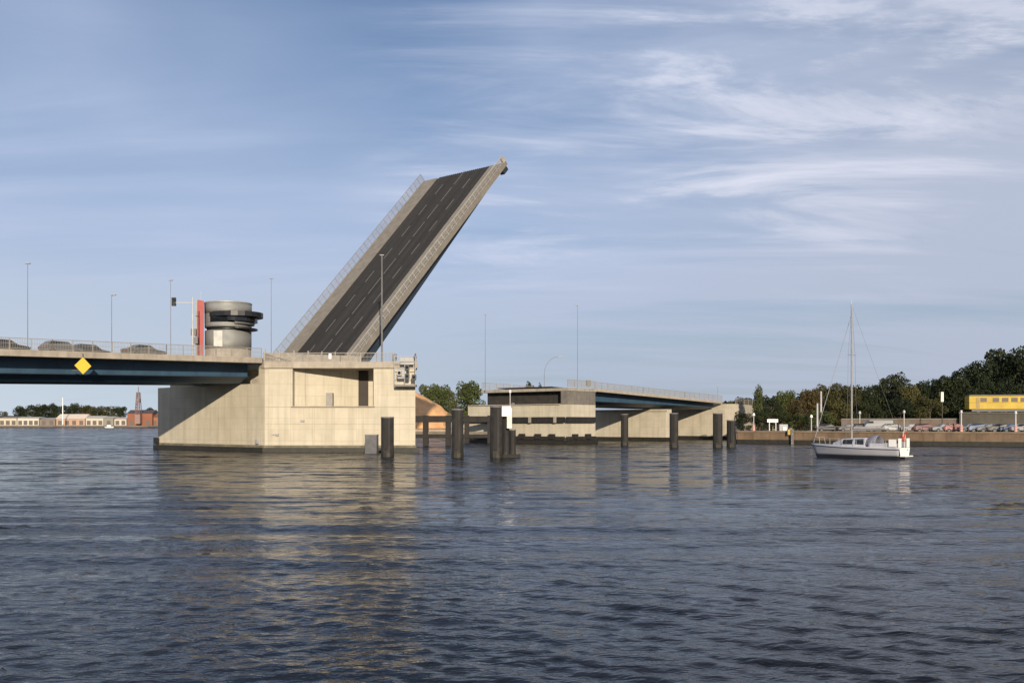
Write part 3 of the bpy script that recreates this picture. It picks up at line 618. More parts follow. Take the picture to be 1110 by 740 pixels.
# guide fender between the piers
def guide(px0, px1, Y, label, posts):
    c = P((px0+px1)/2, Y); t = thing('guide_fender', (c.x, c.y, -1.5), label, 'fender', 'timber guide fenders')
    MB().bar(P(px0, Y, ZY(454, Y)), P(px1, Y, ZY(454, Y)), .5, 1.0).build('upper_beam', TIMB, t)
    MB().bar(P(px0, Y, ZY(472.5, Y)), P(px1, Y, ZY(472.5, Y)), .5, .62).build('lower_beam', TIMB, t)
    MB().bar(P(px0, Y+.1, ZY(469, Y)), P(px1, Y+.1, ZY(469, Y)), .3, .45).build('walkway', mat('weathered plank', (.16, .14, .11), .9), t)
    for px in posts: MB().bar(P(px, Y+.3, -1.5), P(px, Y+.3, ZY(450, Y)), .85).build('post', TIMB, t)
guide(446, 492, 150, 'dark timber guide fender on posts just right of the beige pier', (461.5, 486))
guide(503, 536, 168, 'dark timber guide fender meeting the left end of the far pier', (506, 531))
MB_ = thing('work_barge', tuple(P(521, 200, 0)), 'grey work barge moored behind the guide fender left of the far pier', 'barge')
MB().prism([xy(P(506, 198)), xy(P(560, 198)), xy(P(560, 204)), xy(P(506, 204))], -.4, 1.4).build('hull', mat('barge hull', (.12, .05, .035), .7, var=.3), MB_, bevel=.1)
MB().prism([xy(P(511, 199)), xy(P(552, 199)), xy(P(552, 203)), xy(P(511, 203))], 1.402, 3.9).build('deckhouse', mat('barge grey', (.16, .16, .165), .6), MB_, bevel=.08)
MB().prism([xy(P(507, 198.4)), xy(P(511, 198.4)), xy(P(511, 200)), xy(P(507, 200))], 1.402, 3.2).build('bollard_box', WHITE, MB_)

# ================================================================== CONTROL TOWER
TC = P(247.5, 136); tw = thing('control_tower', (TC.x, TC.y, 10.9), 'round steel bridge control tower with a dark visor window and a red side panel', 'control tower')
def ring(r, z, n=48, cx=TC.x, cy=TC.y, a0=0, a1=2*math.pi): return [Vector((cx+r*math.cos(a0+(a1-a0)*i/n), cy+r*math.sin(a0+(a1-a0)*i/n), z)) for i in range(n)]
def cyl(r0, r1, z0, z1, name, m, n=48, dx=0, dy=0, smooth=True):
    o = MB().loft([ring(r0, z0, n, TC.x+dx, TC.y+dy), ring(r1, z1, n, TC.x+dx, TC.y+dy)]).build(name, m, tw, smooth=False); 
    for p_ in o.data.polygons: p_.use_smooth = len(p_.vertices) == 4
    return o
TY = 132.8
Z = lambda py: ZY(py, TY)
cyl(3.1, 3.1, 9.0, Z(377), 'base_drum', FASC)
cyl(3.15, 3.15, Z(377)+.002, Z(357), 'lower_drum', STEELC)
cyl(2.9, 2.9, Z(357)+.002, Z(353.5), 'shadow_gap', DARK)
cyl(3.17, 3.17, Z(353.5)+.002, Z(348.5), 'middle_drum', STEELC, 48)
cyl(3.0, 3.0, Z(348.5)+.002, Z(337.5), 'window_band', GLASS)
cyl(3.2, 3.2, Z(337.5)+.002, Z(327), 'upper_drum', STEELC)
cyl(3.24, 3.22, Z(327)+.002, Z(325.5), 'roof_edge', GALV)
cl_ = MB()                                    # left quarter of the window band is closed with cladding
a0, a1 = R(150), R(236); n = 14
ri = [Vector((TC.x+3.18*math.cos(a0+(a1-a0)*i/n), TC.y+3.18*math.sin(a0+(a1-a0)*i/n), 0)) for i in range(n+1)]
for i in range(n):
    a, b = ri[i], ri[i+1]; cl_.hexa([Vector((a.x, a.y, Z(348.5)+.01)), Vector((b.x, b.y, Z(348.5)+.01)), Vector((b.x*.98+TC.x*.02, b.y*.98+TC.y*.02, Z(348.5)+.01)), Vector((a.x*.98+TC.x*.02, a.y*.98+TC.y*.02, Z(348.5)+.01)),
        Vector((a.x, a.y, Z(338))), Vector((b.x, b.y, Z(338))), Vector((b.x*.98+TC.x*.02, b.y*.98+TC.y*.02, Z(338))), Vector((a.x*.98+TC.x*.02, a.y*.98+TC.y*.02, Z(338)))])
cl_.build('side_cladding', STEELC, tw)
# projecting visor and lookout balcony towards the channel (right and towards the viewer)
def sector(r_in, rx, z0, z1, a0, a1, name, m, off=(0, 0), n=18):
    mb = MB(); 
    for i in range(n):
        t0, t1 = a0+(a1-a0)*i/n, a0+(a1-a0)*(i+1)/n
        f = lambda t: (r_in+(rx-r_in)*max(0, math.cos((t-R(-22)))*1.0)**1.3)
        pts = []
        for z in (z0, z1):
            for t_, r_ in ((t0, r_in-.4), (t0, f(t0)), (t1, f(t1)), (t1, r_in-.4)): pts.append(Vector((TC.x+r_*math.cos(t_), TC.y+r_*math.sin(t_), z)))
        mb.hexa(pts)
    return mb.build(name, m, tw)
sector(3.2, 5.1, Z(342.2), Z(337.0), R(-125), R(75), 'visor', DARK)
sector(3.2, 4.2, Z(347.2), Z(342.3), R(-75), R(60), 'lookout_window', GLASS)
sector(3.1, 3.7, Z(350), Z(347.3), R(-60), R(50), 'lookout_base', mat('dark steel band', (.12, .12, .115), .5))
sector(3.2, 4.2, Z(355.6), Z(354.2), R(-60), R(60), 'balcony', DARK)
dr = MB().box((P(237, 133).x, TC.y-3.12, Z(367)), (1.2, .3, 2.2)); dr.build('pale_door', mat('pale steel door', (.5, .49, .44), .6), tw)
rp_ = MB().hexa([P(213.5, 133, 9.2), P(220.3, 133, 9.2), P(220.3, 136.5, 9.2), P(213.5, 136.5, 9.2), P(214.6, 133, Z(324.5)), P(221.3, 133, Z(326)), P(221.3, 136.5, Z(326)), P(214.6, 136.5, Z(324.5))])
rp_.build('red_panel', RED, tw)
MB().bar(P(212.5, 133, 9.5), P(213.5, 133, Z(325)), .22).build('white_edge', RAILM, tw)
for py, pz in ((360, 212), (369, 214)): MB().box(P(pz-2, 132.6, Z(py)), (.7, .4, .9)).build('wall_box', DRAIL, tw)
MB().bar(P(218, 134, Z(326)), P(218, 134, Z(315)), .05).build('antenna', GALV, tw)

# traffic signal gantry left of the tower
gy = thing('signal_gantry', tuple(P(208, 128, DZ(-2)+.1)), 'thin post with a horizontal arm holding a dark signal box left of the control tower', 'traffic signal')
MB().tube(P(209, 128, 10.9), P(209, 128, ZY(322, 128)), .1, .07).build('post', GALV, gy)
MB().bar(P(209, 128, ZY(328, 128)), P(188, 128, ZY(328, 128)), .1).build('arm', GALV, gy)
sx = MB().box(P(188.5, 128, ZY(327, 128)), (.5, .35, 1.1)).build('signal_box', DARK, gy)
MB().tube(P(188.5, 127.8, ZY(325, 128)), P(188.5, 127.7, ZY(325, 128)), .13, .15).build('lens', GLASS, sx)

# yellow diamond mark on the girder
dm = thing('navigation_mark', tuple(P(89, 100.9, ZY(407, 100.9))), 'yellow diamond shaped passage mark on the blue girder', 'sign')
c = P(89, 99.5); px_ = (89-555)/F
cc = None
for i in range(400):                          # walk along the fascia line until it crosses the picture column
    b_ = B(-40+i*.1, -.15)
    if b_.x/b_.y > px_: cc = b_; break
dz = ZY(396.3, cc.y); r_ = .86
dm.location = (cc.x, cc.y, dz-1)
def on(a, z, off=0.0): return Vector((cc.x, cc.y, 0))+AX*a-WX*off+Vector((0, 0, z))
mb = MB()
for sgn in (0,):
    ring_f = [on(-r_, dz, .06), on(0, dz-r_, .06), on(r_, dz, .06), on(0, dz+r_, .06)]; ring_b = [on(-r_, dz, 0), on(0, dz-r_, 0), on(r_, dz, 0), on(0, dz+r_, 0)]
    mb.loft([ring_b, ring_f])
mb.build('plate', YEL, dm)
MB().bar(on(0, dz+r_*.9, -.03), on(0, dz+1.25, -.03), .08).build('hanger', DRAIL, dm)
MB().bar(on(0, dz-.4, -.05), on(0, dz-.4, -2.2), .1).build('bracket', DRAIL, dm)

# ================================================================== LAMPS
LAMPM = mat('dull lamp steel', (.16, .155, .15), .6, .2)
def lamp(px, Y, ybase, ytop, label, arm=0.0, armdir=1, curved=False, r=.085, head=True):
    r *= .45; zb_ = ybase; zt_ = ZY(ytop, Y); c = P(px, Y); t = thing('street_lamp', (c.x, c.y, zb_), label, 'street lamp', 'lamp posts on the bridge')
    if not curved:
        MB().tube(Vector((c.x, c.y, zb_)), Vector((c.x, c.y, zt_)), r*1.2, r*.7).build('pole', LAMPM, t)
        if arm: MB().tube(Vector((c.x, c.y, zt_-.1)), Vector((c.x+arm*armdir, c.y, zt_)), r*.6).build('arm', LAMPM, t)
        if head: MB().box(Vector((c.x+arm*armdir, c.y, zt_+.05)), (.55, .25, .12)).build('lamp_head', GREYP, t, bevel=.03)
    else:
        zc_ = zt_-3.2; MB().tube(Vector((c.x, c.y, zb_)), Vector((c.x, c.y, zc_)), r*1.2, r*.9).build('pole', LAMPM, t)
        pts = [Vector((c.x+(1-math.cos(a))*arm, c.y, zc_+math.sin(a)*3.2)) for a in [i*math.pi/2/8 for i in range(9)]]
        MB().path(pts, r*.7).build('arm', LAMPM, t); MB().box(pts[-1]+Vector((.4, 0, 0)), (.9, .3, .16)).build('lamp_head', GREYP, t, bevel=.03)
lamp(30, 103, 10, 286, 'tall thin lamp post at the far left above the parked dark car', r=.08)
lamp(121, 108, 10.4, 320, 'slim lamp post between the two vehicles and the control tower', r=.08, arm=.2)
lamp(185, 127, 10.6, 304, 'slim lamp post just left of the signal box', r=.075)
lamp(294, 137, 10.8, 302, 'slim lamp post just right of the control tower', r=.08)
lamp(414, 121, 10.74, 277, 'pole standing in front of the raised leaf', r=.24, head=True)
lamp(526, 172, 9.0, 341, 'straight lamp post at the left end of the far pier', r=.09)
lamp(590, 178, 9.0, 386.5, 'curved arm lamp post behind the far pier', arm=2.6, curved=True, r=.09)
lamp(626, 176, 9.0, 331, 'tallest lamp post, above the railings where the short span begins', r=.085, arm=-.2)
lamp(778, 215, 7.8, 418, 'small lamp post at the right end of the short span', r=.07)

# ================================================================== VEHICLES
TYRE = mat('tyre', (.02, .02, .02), .8); RIM = mat('rim', (.09, .09, .09), .6, .2)
def car_paint(name, c): return mat(name, c, .45, .0, var=.05, coat=.15)
def make_car(kind, loc, rz, label, cat, group, paint):
    t = thing('parked_car', (0, 0, 0), label, cat, group)
    if kind == 'hatch': prof = [(-2.05, .35), (2.0, .35), (2.08, .62), (1.95, .82), (1.05, .95), (.45, 1.42), (-1.35, 1.46), (-1.95, 1.0), (-2.1, .75)]; roof = [(.98, .96), (.42, 1.39), (-1.3, 1.43), (-1.78, 1.0)]; w = .86
    elif kind == 'van': prof = [(-2.6, .4), (2.5, .4), (2.6, .8), (2.35, 1.15), (1.75, 1.9), (1.5, 2.05), (-2.5, 2.08), (-2.62, 1.9)]; roof = [(2.2, 1.2), (1.72, 1.85), (.9, 1.85), (.9, 1.2)]; w = .97
    else: prof = [(-2.3, .35), (2.25, .35), (2.33, .62), (2.15, .82), (1.1, .95), (.45, 1.38), (-1.0, 1.42), (-1.65, 1.02), (-2.25, .95), (-2.35, .7)]; roof = [(1.02, .96), (.42, 1.35), (-.97, 1.38), (-1.52, 1.03)]; w = .87
    ring_ = lambda k, y: [Vector((x*k, y*(1 if z < 1.0 else .84), z)) for x, z in prof]
    bd = MB().loft([ring_(.97, -w), ring_(1, -w*.8), ring_(1, w*.8), ring_(.97, w)]).build('body', paint, t, bevel=.05); 
    gl = MB()
    for sg in (-1, 1):
        y = w*.845*sg; gl.add([Vector((x, y*1.005+sg*.02, z)) for x, z in roof], [(0, 1, 2, 3) if sg < 0 else (3, 2, 1, 0)])
    gl.build('side_windows', GLASS, t)
    ws = MB(); fz = [p for p in prof if p[1] > .9][:2]; (x0, z0), (x1, z1) = (prof[4], prof[5]) if kind != 'van' else (prof[3], prof[4])
    ws.add([Vector((x0+.012, -w*.75, z0+.03)), Vector((x0+.012, w*.75, z0+.03)), Vector((x1+.03, w*.7, z1)), Vector((x1+.03, -w*.7, z1))], [(0, 1, 2, 3)]); ws.build('windscreen', GLASS, t)
    for x in (-1.3, 1.3):
        for y in (-w+.06, w-.06):
            wo_ = MB().tube(Vector((x, y-.1, .33)), Vector((x, y+.1, .33)), .33, .33, 16).build('wheel', TYRE, t)
            MB().tube(Vector((x, y-.11, .33)), Vector((x, y+.11, .33)), .2, .2, 12).build('rim', RIM, wo_)
    for y in (-.6, .6): MB().box((prof[2][0]-.05, y, .68), (.12, .32, .14)).build('headlight', GLASS, t)
    for y in (-.62, .62): MB().box((prof[-1][0]+.04, y, .8), (.12, .28, .14)).build('tail_light', RED, t)
    t.location = loc; t.rotation_euler = (0, 0, rz); return t
bpy.context.view_layer.update()
brz = math.atan2(AX.y, AX.x)
gB = 'vehicles on the bridge'
# on the bridge (queueing at the left)
c1 = make_car('sedan', tuple(B(-27.5, 5.4, DZ(-27.5))), brz, 'dark car on the bridge at the far left behind the railing', 'car', gB, car_paint('charcoal paint', (.03, .03, .03)))
c2 = make_car('hatch', tuple(B(-21.7, 5.4, DZ(-21.7))), brz, 'grey small car on the bridge just behind the leftmost dark car', 'car', gB, car_paint('silver paint', (.10, .10, .10)))
c3 = make_car('sedan', tuple(B(-12.5, 5.2, DZ(-12.5))), brz, 'grey car on the bridge beside the slim lamp post, right of the yellow mark', 'car', gB, car_paint('grey car paint', (.09, .088, .085)))
c4 = make_car('hatch', tuple(B(-17.2, 8.4, DZ(-17.2))), brz, 'dark small car on the bridge above the yellow mark', 'car', gB, car_paint('charcoal paint', (.06, .06, .06)))

# quay cars
def quay_y(px):                               # quay edge distance at a column
    pts = [(1500, 118), (1110, 143), (1000, 150), (880, 160), (800, 167)]
    for (a, ya), (b, yb) in zip(pts[:-1], pts[1:]):
        if b <= px <= a: return ya+(yb-ya)*(a-px)/(a-b)
    return 150
gC = 'cars parked along the quay'
cols = {'white': (.24, .24, .24), 'red': (.2, .025, .02), 'black': (.02, .02, .022), 'silver': (.11, .115, .12), 'maroon': (.12, .03, .03), 'blue': (.05, .09, .18), 'grey': (.12, .12, .125)}
qc = [(897, 'black', 'sedan', 'black sedan parked left of the yacht mast by the green bush'), (921, 'grey', 'hatch', 'grey hatchback parked just right of the yacht mast'),
      (937, 'black', 'hatch', 'black hatchback parked left of the silver van'), (951, 'silver', 'van', 'silver van parked above the yacht cabin'), (969, 'white', 'hatch', 'white hatchback parked above the yacht stern'),
      (989, 'white', 'hatch', 'white hatchback parked right of the yacht near the maroon car'), (1003, 'maroon', 'hatch', 'maroon hatchback parked between the white hatchback and the white sedan'),
      (1023, 'white', 'sedan', 'white sedan parked left of the bright red car'), (1036, 'red', 'hatch', 'bright red hatchback parked beside a lamp post left of the yellow railcar'),
      (1051, 'silver', 'hatch', 'silver hatchback parked under the left end of the yellow railcar'), (1062, 'blue', 'hatch', 'blue hatchback parked below the yellow railcar beside the silver one'),
      (1073, 'silver', 'sedan', 'silver sedan parked below the middle of the yellow railcar'), (1085, 'grey', 'sedan', 'grey sedan parked below the yellow railcar'),
      (1097, 'blue', 'sedan', 'blue sedan parked at the right lamp post below the yellow railcar'), (1109, 'white', 'sedan', 'white sedan cut by the right edge of the picture')]
protos = {}
for i, (px, cn, kd, lab) in enumerate(qc):
    Y = quay_y(px)+13; loc = tuple(P(px, Y, GZ+.02)); rz = R((0, 180)[i % 2]+random.uniform(-5, 5)-4)
    if kd not in protos:
        protos[kd] = make_car(kd, loc, rz, lab, 'car' if kd != 'van' else 'van', gC, car_paint(cn+' car paint', cols[cn])); o = protos[kd]
        bpy.context.view_layer.update()
    else: o = copy_tree(protos[kd], None, loc, rz, lab)
    for ch in o.children:
        if ch.name.startswith('body'): setmat(ch, car_paint(cn+' car paint', cols[cn]))

# quay furniture
def qpost(px, Y, ytop, name, label, cat, w=.14, headm=None, group=None, base=None):
    c = P(px, Y); t = thing(name, (c.x, c.y, GZ), label, cat, group)
    MB().tube(Vector((c.x, c.y, GZ)), Vector((c.x, c.y, ZY(ytop, Y))), w/2, w/2*.8).build('pole', GALV, t)
    if headm: MB().tube(Vector((c.x, c.y, ZY(ytop, Y)-.05)), Vector((c.x, c.y, ZY(ytop, Y)+.4)), .26, .16, 12).build('lamp_head', headm, t)
    if base: MB().tube(Vector((c.x, c.y, GZ)), Vector((c.x, c.y, GZ+1.2)), .24, .24, 10).build('foot_guard', base, t)
gq = 'lamp posts along the quay'
PINK = mat('faded pink paint', (.55, .3, .25), .6)
qpost(817, 172, 450, 'quay_lamp', 'short quay lamp with a white head and pink foot near the pair of piles', 'lamp', .2, WHITE, gq, PINK)
qpost(879.5, 163, 452, 'quay_lamp', 'quay lamp standing behind the bow of the yacht', 'lamp', .22, WHITE, gq)
qpost(932, 170, 448, 'quay_lamp', 'quay lamp between the yacht mast and the silver van', 'lamp', .2, GALV, gq)
qpost(980, 163, 447, 'quay_lamp', 'quay lamp standing just right of the yacht stern', 'lamp', .2, GALV, gq)
qpost(1042, 158, 447, 'quay_lamp', 'quay lamp with a pink foot beside the bright red car', 'lamp', .28, GALV, gq, PINK)
qpost(1101, 153, 448, 'quay_lamp', 'quay lamp with a pink foot at the right edge below the yellow railcar', 'lamp', .28, GALV, gq, PINK)
qpost(890, 178, 424, 'quay_mast', 'tall pale mast standing before the trees left of the yacht mast', 'mast', .42)
qpost(886, 171, 437, 'quay_mast', 'shorter pale mast beside the green bush', 'mast', .4)
ws_ = thing('sign_board', tuple(P(838, 171, GZ)), 'low white sign board on two posts on the quay', 'sign')
MB().box(P(837.5, 171, ZY(455.8, 171)), (1.9, .12, .55)).build('board', WHITE, ws_)
for px in (834, 841): MB().bar(P(px, 171.05, GZ), P(px, 171.05, ZY(456, 171)), .12).build('post', GALV, ws_)
ub = thing('utility_cabinet', tuple(P(849, 171, GZ)), 'small pale utility cabinet right of the low white sign board', 'cabinet')
MB().box(P(849, 171.2, GZ+.7), (1.5, .6, 1.3)).build('body', GREYP, ub, bevel=.03); MB().box(P(850.5, 170.8, GZ+.55), (.6, .1, .6)).build('panel', WHITE, ub)
yb = thing('mooring_post', tuple(P(857, 161.2, -.5)), 'black and yellow mooring post on the brown quay wall', 'mooring post')
MB().box(P(858.5, 161.1, 1.2), (.45, .5, 2.6)).build('rubber_fender', DARK, yb); MB().box(P(855, 161.3, 2.0), (.45, .4, .9)).build('yellow_plate', mat('dull yellow', (.4, .28, .05), .6), yb)
MB().tube(P(857, 161.8, GZ), P(857, 161.8, GZ+.7), .18, .22).build('bollard', GREYP, yb)
ls = thing('tall_sign', tuple(P(1021, 190, 3)), 'upright pale sign on a pole against the dark trees', 'sign')
MB().box(P(1021.3, 190, ZY(430, 190)), (.5, .15, 1.9)).build('panel', mat('cream sign', (.8, .72, .5), .5), ls); MB().bar(P(1021.3, 190.2, GZ), P(1021.3, 190.2, ZY(434, 190)), .14).build('pole', mat('dark pole', (.05, .045, .035), .8), ls)

# retaining wall with rail line and yellow railcar
rw = thing('retaining_wall', tuple(P(1120, 196, GZ)), 'grey retaining wall below the yellow railcar', 'retaining wall')
MB().prism([xy(P(1040, 196)), xy(P(1420, 188)), xy(P(1420, 200)), xy(P(1040, 208))], GZ, 5.45).build('wall', mat('retaining grey', (.07, .063, .048), .9, var=.3, scale=.4, streak=.4), rw)
MB().prism([xy(P(1039.5, 195.8)), xy(P(1420, 187.8)), xy(P(1420, 188.5)), xy(P(1039.5, 196.5))], 5.452, 5.7).build('coping', mat('dull coping', (.09, .085, .07), .9), rw)
lw = thing('low_wall', tuple(P(960, 196, GZ)), 'low brownish boundary wall behind the parked cars left of the railcar', 'boundary wall')
MB().prism([xy(P(912, 199)), xy(P(1039, 197)), xy(P(1039, 197.6)), xy(P(912, 199.6))], GZ, 4.3).build('wall', mat('brown boundary', (.13, .10, .075), .9, var=.35, scale=.5, streak=.3), lw)
MB().prism([xy(P(912, 198.9)), xy(P(1039, 196.9)), xy(P(1039, 197.7)), xy(P(912, 199.7))], 4.302, 4.45).build('coping', mat('grey coping', (.2, .19, .17), .9), lw)
yt = thing('yellow_railcar', tuple(P(1115, 197, 5.9)), 'long yellow railcar with a dark window band standing on the retaining wall', 'railcar')
a = P(1048, 200.5); d = (P(1400, 193)-a); d.z = 0; d.normalize(); nn = Vector((d.y, -d.x, 0))
YELC = mat('railcar yellow', (.46, .31, .02), .6, var=.15, scale=.4, streak=.2)
def rc(s0, s1, o0_, o1_, z0, z1, name, m, par=yt, bev=0):
    p = lambda s_, o_: a+d*s_+nn*o_
    return MB().prism([xy(p(s0, o1_)), xy(p(s1, o1_)), xy(p(s1, o0_)), xy(p(s0, o0_))], z0, z1).build(name, m, par, bevel=bev)
zl = 6.35
rc(0, 25, -1.4, 1.4, zl, zl+1.35, 'lower_body', YELC, bev=.08); rc(0, 25, -1.38, 1.38, zl+1.352, zl+2.7, 'upper_body', YELC, bev=.06)
rc(.1, 24.9, -1.2, 1.2, zl+2.702, zl+3.0, 'roof', mat('railcar roof', (.12, .11, .09), .7), bev=.1)
rc(.6, 24.4, -1.1, 1.1, zl-.45, zl-.02, 'underframe', DARK)
for s0 in (2.2, 4.6, 6.4, 8.2, 10.0, 12.4, 14.2, 16, 17.8, 20.2, 22): 
    rc(s0, s0+1.25, 1.375, 1.42, zl+1.5, zl+2.35, 'window', mat('railcar window', (.055, .035, .015), .5), yt)
rc(2.9-1.55, 2.05, 1.375, 1.43, zl+.2, zl+2.4, 'door', mat('railcar door', (.24, .15, .02), .5))
for s0 in (2, 4.2, 20.5, 22.7):
    for o_ in (-.75, .75):
        c = a+d*s0+nn*o_; MB().tube(c-nn*.07+Vector((0, 0, 6.05)), c+nn*.07+Vector((0, 0, 6.05)), .42, .42, 16).build('wheel', DRAIL, yt)
rl = thing('rail_track', tuple(P(1120, 197, 5.4)), 'railway track under the yellow railcar on top of the wall', 'track')
for o_ in (-.75, .75): MB().bar(a+nn*o_+Vector((0, 0, 5.55)), a+d*50+nn*o_+Vector((0, 0, 5.55)), .1, .18).build('rail', DRAIL, rl)
# quay fence
fn = thing('quay_fence', tuple(P(1000, 158, GZ)), 'thin grey railing along the edge of the right quay', 'fence')
fpts = [P(px, quay_y(px)+6, GZ) for px in (1180, 1110, 1050, 1000, 950, 905)]
railing(fn, fpts, h=1.0, post=3.2, bars=.6, m=DRAIL)

# ================================================================== TREES
def crown_mesh(seed, lobes, leaves, size, droop=0.0, shape='round'):
    """many small leaf-clump faces spread over lobes; unit tree: 1 high, 1 wide"""
    rng = np.random.default_rng(seed); V = []; 
    L = []
    for i in range(lobes):
        z = rng.uniform(.18, .9); 
        wmax = {'round': math.sqrt(max(0, 1-((z-.52)/.5)**2))*.36, 'cone': (1.0-z)*.42+.05, 'tall': .25*math.sqrt(max(.05, 1-((z-.5)/.55)**2)), 'bush': .42*math.sqrt(max(.05, 1-(z*.9)**2))}[shape]
        a = rng.uniform(0, 6.283); rr_ = wmax*math.sqrt(rng.uniform(0, 1)); L.append((rr_*math.cos(a), rr_*math.sin(a), z, rng.uniform(.11, .2)))
    per = leaves//lobes
    pts = []
    for (x, y, z, r) in L:
        dv = rng.normal(size=(per, 3)); dv /= np.linalg.norm(dv, axis=1)[:, None]; rad = r*rng.uniform(.55, 1.12, per)**.6
        p = np.array([x, y, z])+dv*rad[:, None]*np.array([1, 1, .8]); pts.append(p)
    P_ = np.vstack(pts); P_[:, 2] = np.clip(P_[:, 2], .03, None); n = len(P_)
    q = rng.normal(size=(n, 3)); q /= np.linalg.norm(q, axis=1)[:, None]; w = rng.normal(size=(n, 3)); w = np.cross(q, w); w /= np.linalg.norm(w, axis=1)[:, None]
    e2 = np.cross(q, w); sz = size*rng.uniform(.5, 1.2, n)[:, None]
    V = np.stack([P_-w*sz-e2*sz*.6, P_+w*sz-e2*sz*.3, P_+w*sz*.6+e2*sz, P_-w*sz*.8+e2*sz*.5], 1).reshape(-1, 3)
    me = bpy.data.meshes.new('crown'); me.from_pydata(V.tolist(), [], [(4*i, 4*i+1, 4*i+2, 4*i+3) for i in range(n)]); me.update(); return me, L
def trunk_mesh(L, seed):
    rng = random.Random(seed); mb = MB(); mb.tube((0, 0, 0), (rng.uniform(-.01, .01), 0, .35), .028, .02, 8); mb.tube((0, 0, .35), (.01, .01, .72), .02, .008, 8)
    for (x, y, z, r) in L[::3]: mb.tube((0, 0, max(.15, z*.55)), (x, y, z), .010, .004, 5)
    me = bpy.data.meshes.new('trunk'); me.from_pydata([tuple(v) for v in mb.v], [], mb.f); me.materials.append(BARK); return me
VAR = []
for sd_, shp, lob, lv in ((1, 'round', 34, 5200), (2, 'round', 28, 4600), (3, 'tall', 26, 3600), (4, 'cone', 30, 3800), (5, 'bush', 22, 3000), (6, 'round', 40, 5600)):
    cm, L = crown_mesh(sd_, lob, int(lv*1.25), .019, shape=shp); cm.materials.append(FOL[0]); VAR.append((cm, trunk_mesh(L, sd_)))
def tree(px, topy, wpx, Y, var, fol, label, group, name='tree', cat='tree', gz=GZ):
    c = P(px, Y); h_ = ZY(topy, Y)-gz; w_ = wpx*Y/F*1.25; t = thing(name, (c.x, c.y, gz-.05), label, cat, group, rz=random.uniform(0, 6))
    cm, tm = VAR[var]
    for nm, me in (('crown', cm), ('trunk', tm)):
        o = bpy.data.objects.new(nm, me); COL.objects.link(o); o.parent = t; o.scale = (w_, w_, h_*.92)
        if nm == 'crown': setmat(o, FOL[fol])
        else: o.scale = (h_*.9, h_*.9, h_)
    return t
gT = 'trees behind the right quay'
TR = [(794, 431, 20, 225, 1, 1, 'pale olive tree just right of the end of the bridge'), (808, 427, 26, 215, 0, 1, 'low olive tree above the short pink footed quay lamp'),
 (823, 414, 17, 200, 2, 2, 'narrow green tree with a pointed top near the bridge end'), (836, 424, 22, 190, 4, 0, 'dark green bushy tree above the white sign board'),
 (850, 419, 30, 205, 0, 2, 'round light green tree right of the narrow pointed one'), (864, 429, 24, 190, 1, 3, 'brownish low tree between the round light green tree and the tall mast'),
 (878, 418, 28, 210, 5, 3, 'brown leaved tree just left of the tall pale mast'), (892, 412, 26, 222, 0, 1, 'olive tree standing right behind the tall pale mast'),
 (907, 410, 24, 220, 1, 1, 'tree directly behind the yacht mast'), (923, 413, 26, 205, 5, 1, 'broad olive tree just right of the yacht mast'),
 (938, 416, 26, 212, 2, 0, 'dark narrow tree between the yacht mast and the tall dark tree'), (951, 411, 26, 226, 1, 0, 'dark tree leaning on the left side of the tall dark round tree'),
 (968, 399, 34, 212, 0, 0, 'tall dark round tree standing out above the yacht stern'), (986, 413, 24, 206, 5, 1, 'lower olive tree just right of the tall dark round tree'),
 (1000, 408, 28, 222, 0, 0, 'dark tree left of the upright pale sign'), (1018, 404, 32, 228, 1, 0, 'dark tree behind the upright pale sign'),
 (1034, 401, 34, 216, 5, 0, 'dark tree just left of the yellow railcar'), (1048, 390, 38, 234, 0, 0, 'tall tree above the left end of the yellow railcar'),
 (1066, 383, 40, 226, 1, 0, 'tall tree rising over the yellow railcar, second from its left end'), (1086, 371, 46, 238, 5, 0, 'very tall tree over the middle of the yellow railcar'),
 (1108, 369, 46, 230, 0, 0, 'highest tree at the right edge of the picture'), (1134, 373, 48, 242, 1, 0, 'tall tree cut by the right edge of the picture'),
 (1058, 410, 36, 214, 4, 0, 'low dark bushy tree close behind the left end of the yellow railcar'), (1090, 402, 44, 215, 4, 0, 'low dark bushy tree close behind the middle of the yellow railcar'),
 (976, 425, 34, 203, 4, 0, 'dark bush filling the foot of the tall dark round tree'), (1008, 424, 34, 203, 4, 1, 'olive bush at the foot of the trees by the upright pale sign'),
 (942, 430, 34, 202, 4, 0, 'dark bush behind the low wall right of the yacht mast'), (912, 430, 30, 203, 4, 1, 'olive bush behind the yacht mast at the end of the low wall')]
for px, ty, w, Y, v, f, lab in TR: tree(px, ty, w, Y, v, f, lab, gT)
gB2 = 'bushes on the right quay'
for px, ty, w, Y, f, lab in ((890, 441, 30, 176, 2, 'bright green bush beside the shorter pale mast'), (868, 445, 26, 180, 2, 'green bush right of the utility cabinet'), (848, 441, 24, 184, 0, 'dark green bush behind the utility cabinet'),
  (826, 441, 24, 184, 0, 'dark green bush behind the white sign board'), (806, 443, 22, 186, 0, 'dark bush between the pair of piles and the short quay lamp')):
    tree(px, ty, w, Y, 4, f, lab, gB2, 'bush', 'bush')
gM = 'trees beyond the channel'
tree(466, 412, 26, 300, 5, 2, 'green tree above the orange heap, next to the beige pier', gM); tree(480, 413, 22, 305, 5, 2, 'green tree above the right foot of the orange heap', gM)
tree(508, 409, 34, 262, 5, 2, 'round green tree between the orange heap and the far pier', gM); tree(490, 420, 12, 320, 1, 1, 'small olive tree between the heap trees and the round tree', gM)
tree(574, 409, 14, 330, 0, 0, 'dark treetop showing above the far pier', gM); tree(586, 412, 9, 330, 2, 0, 'small treetop just right of the dark one above the far pier', gM)
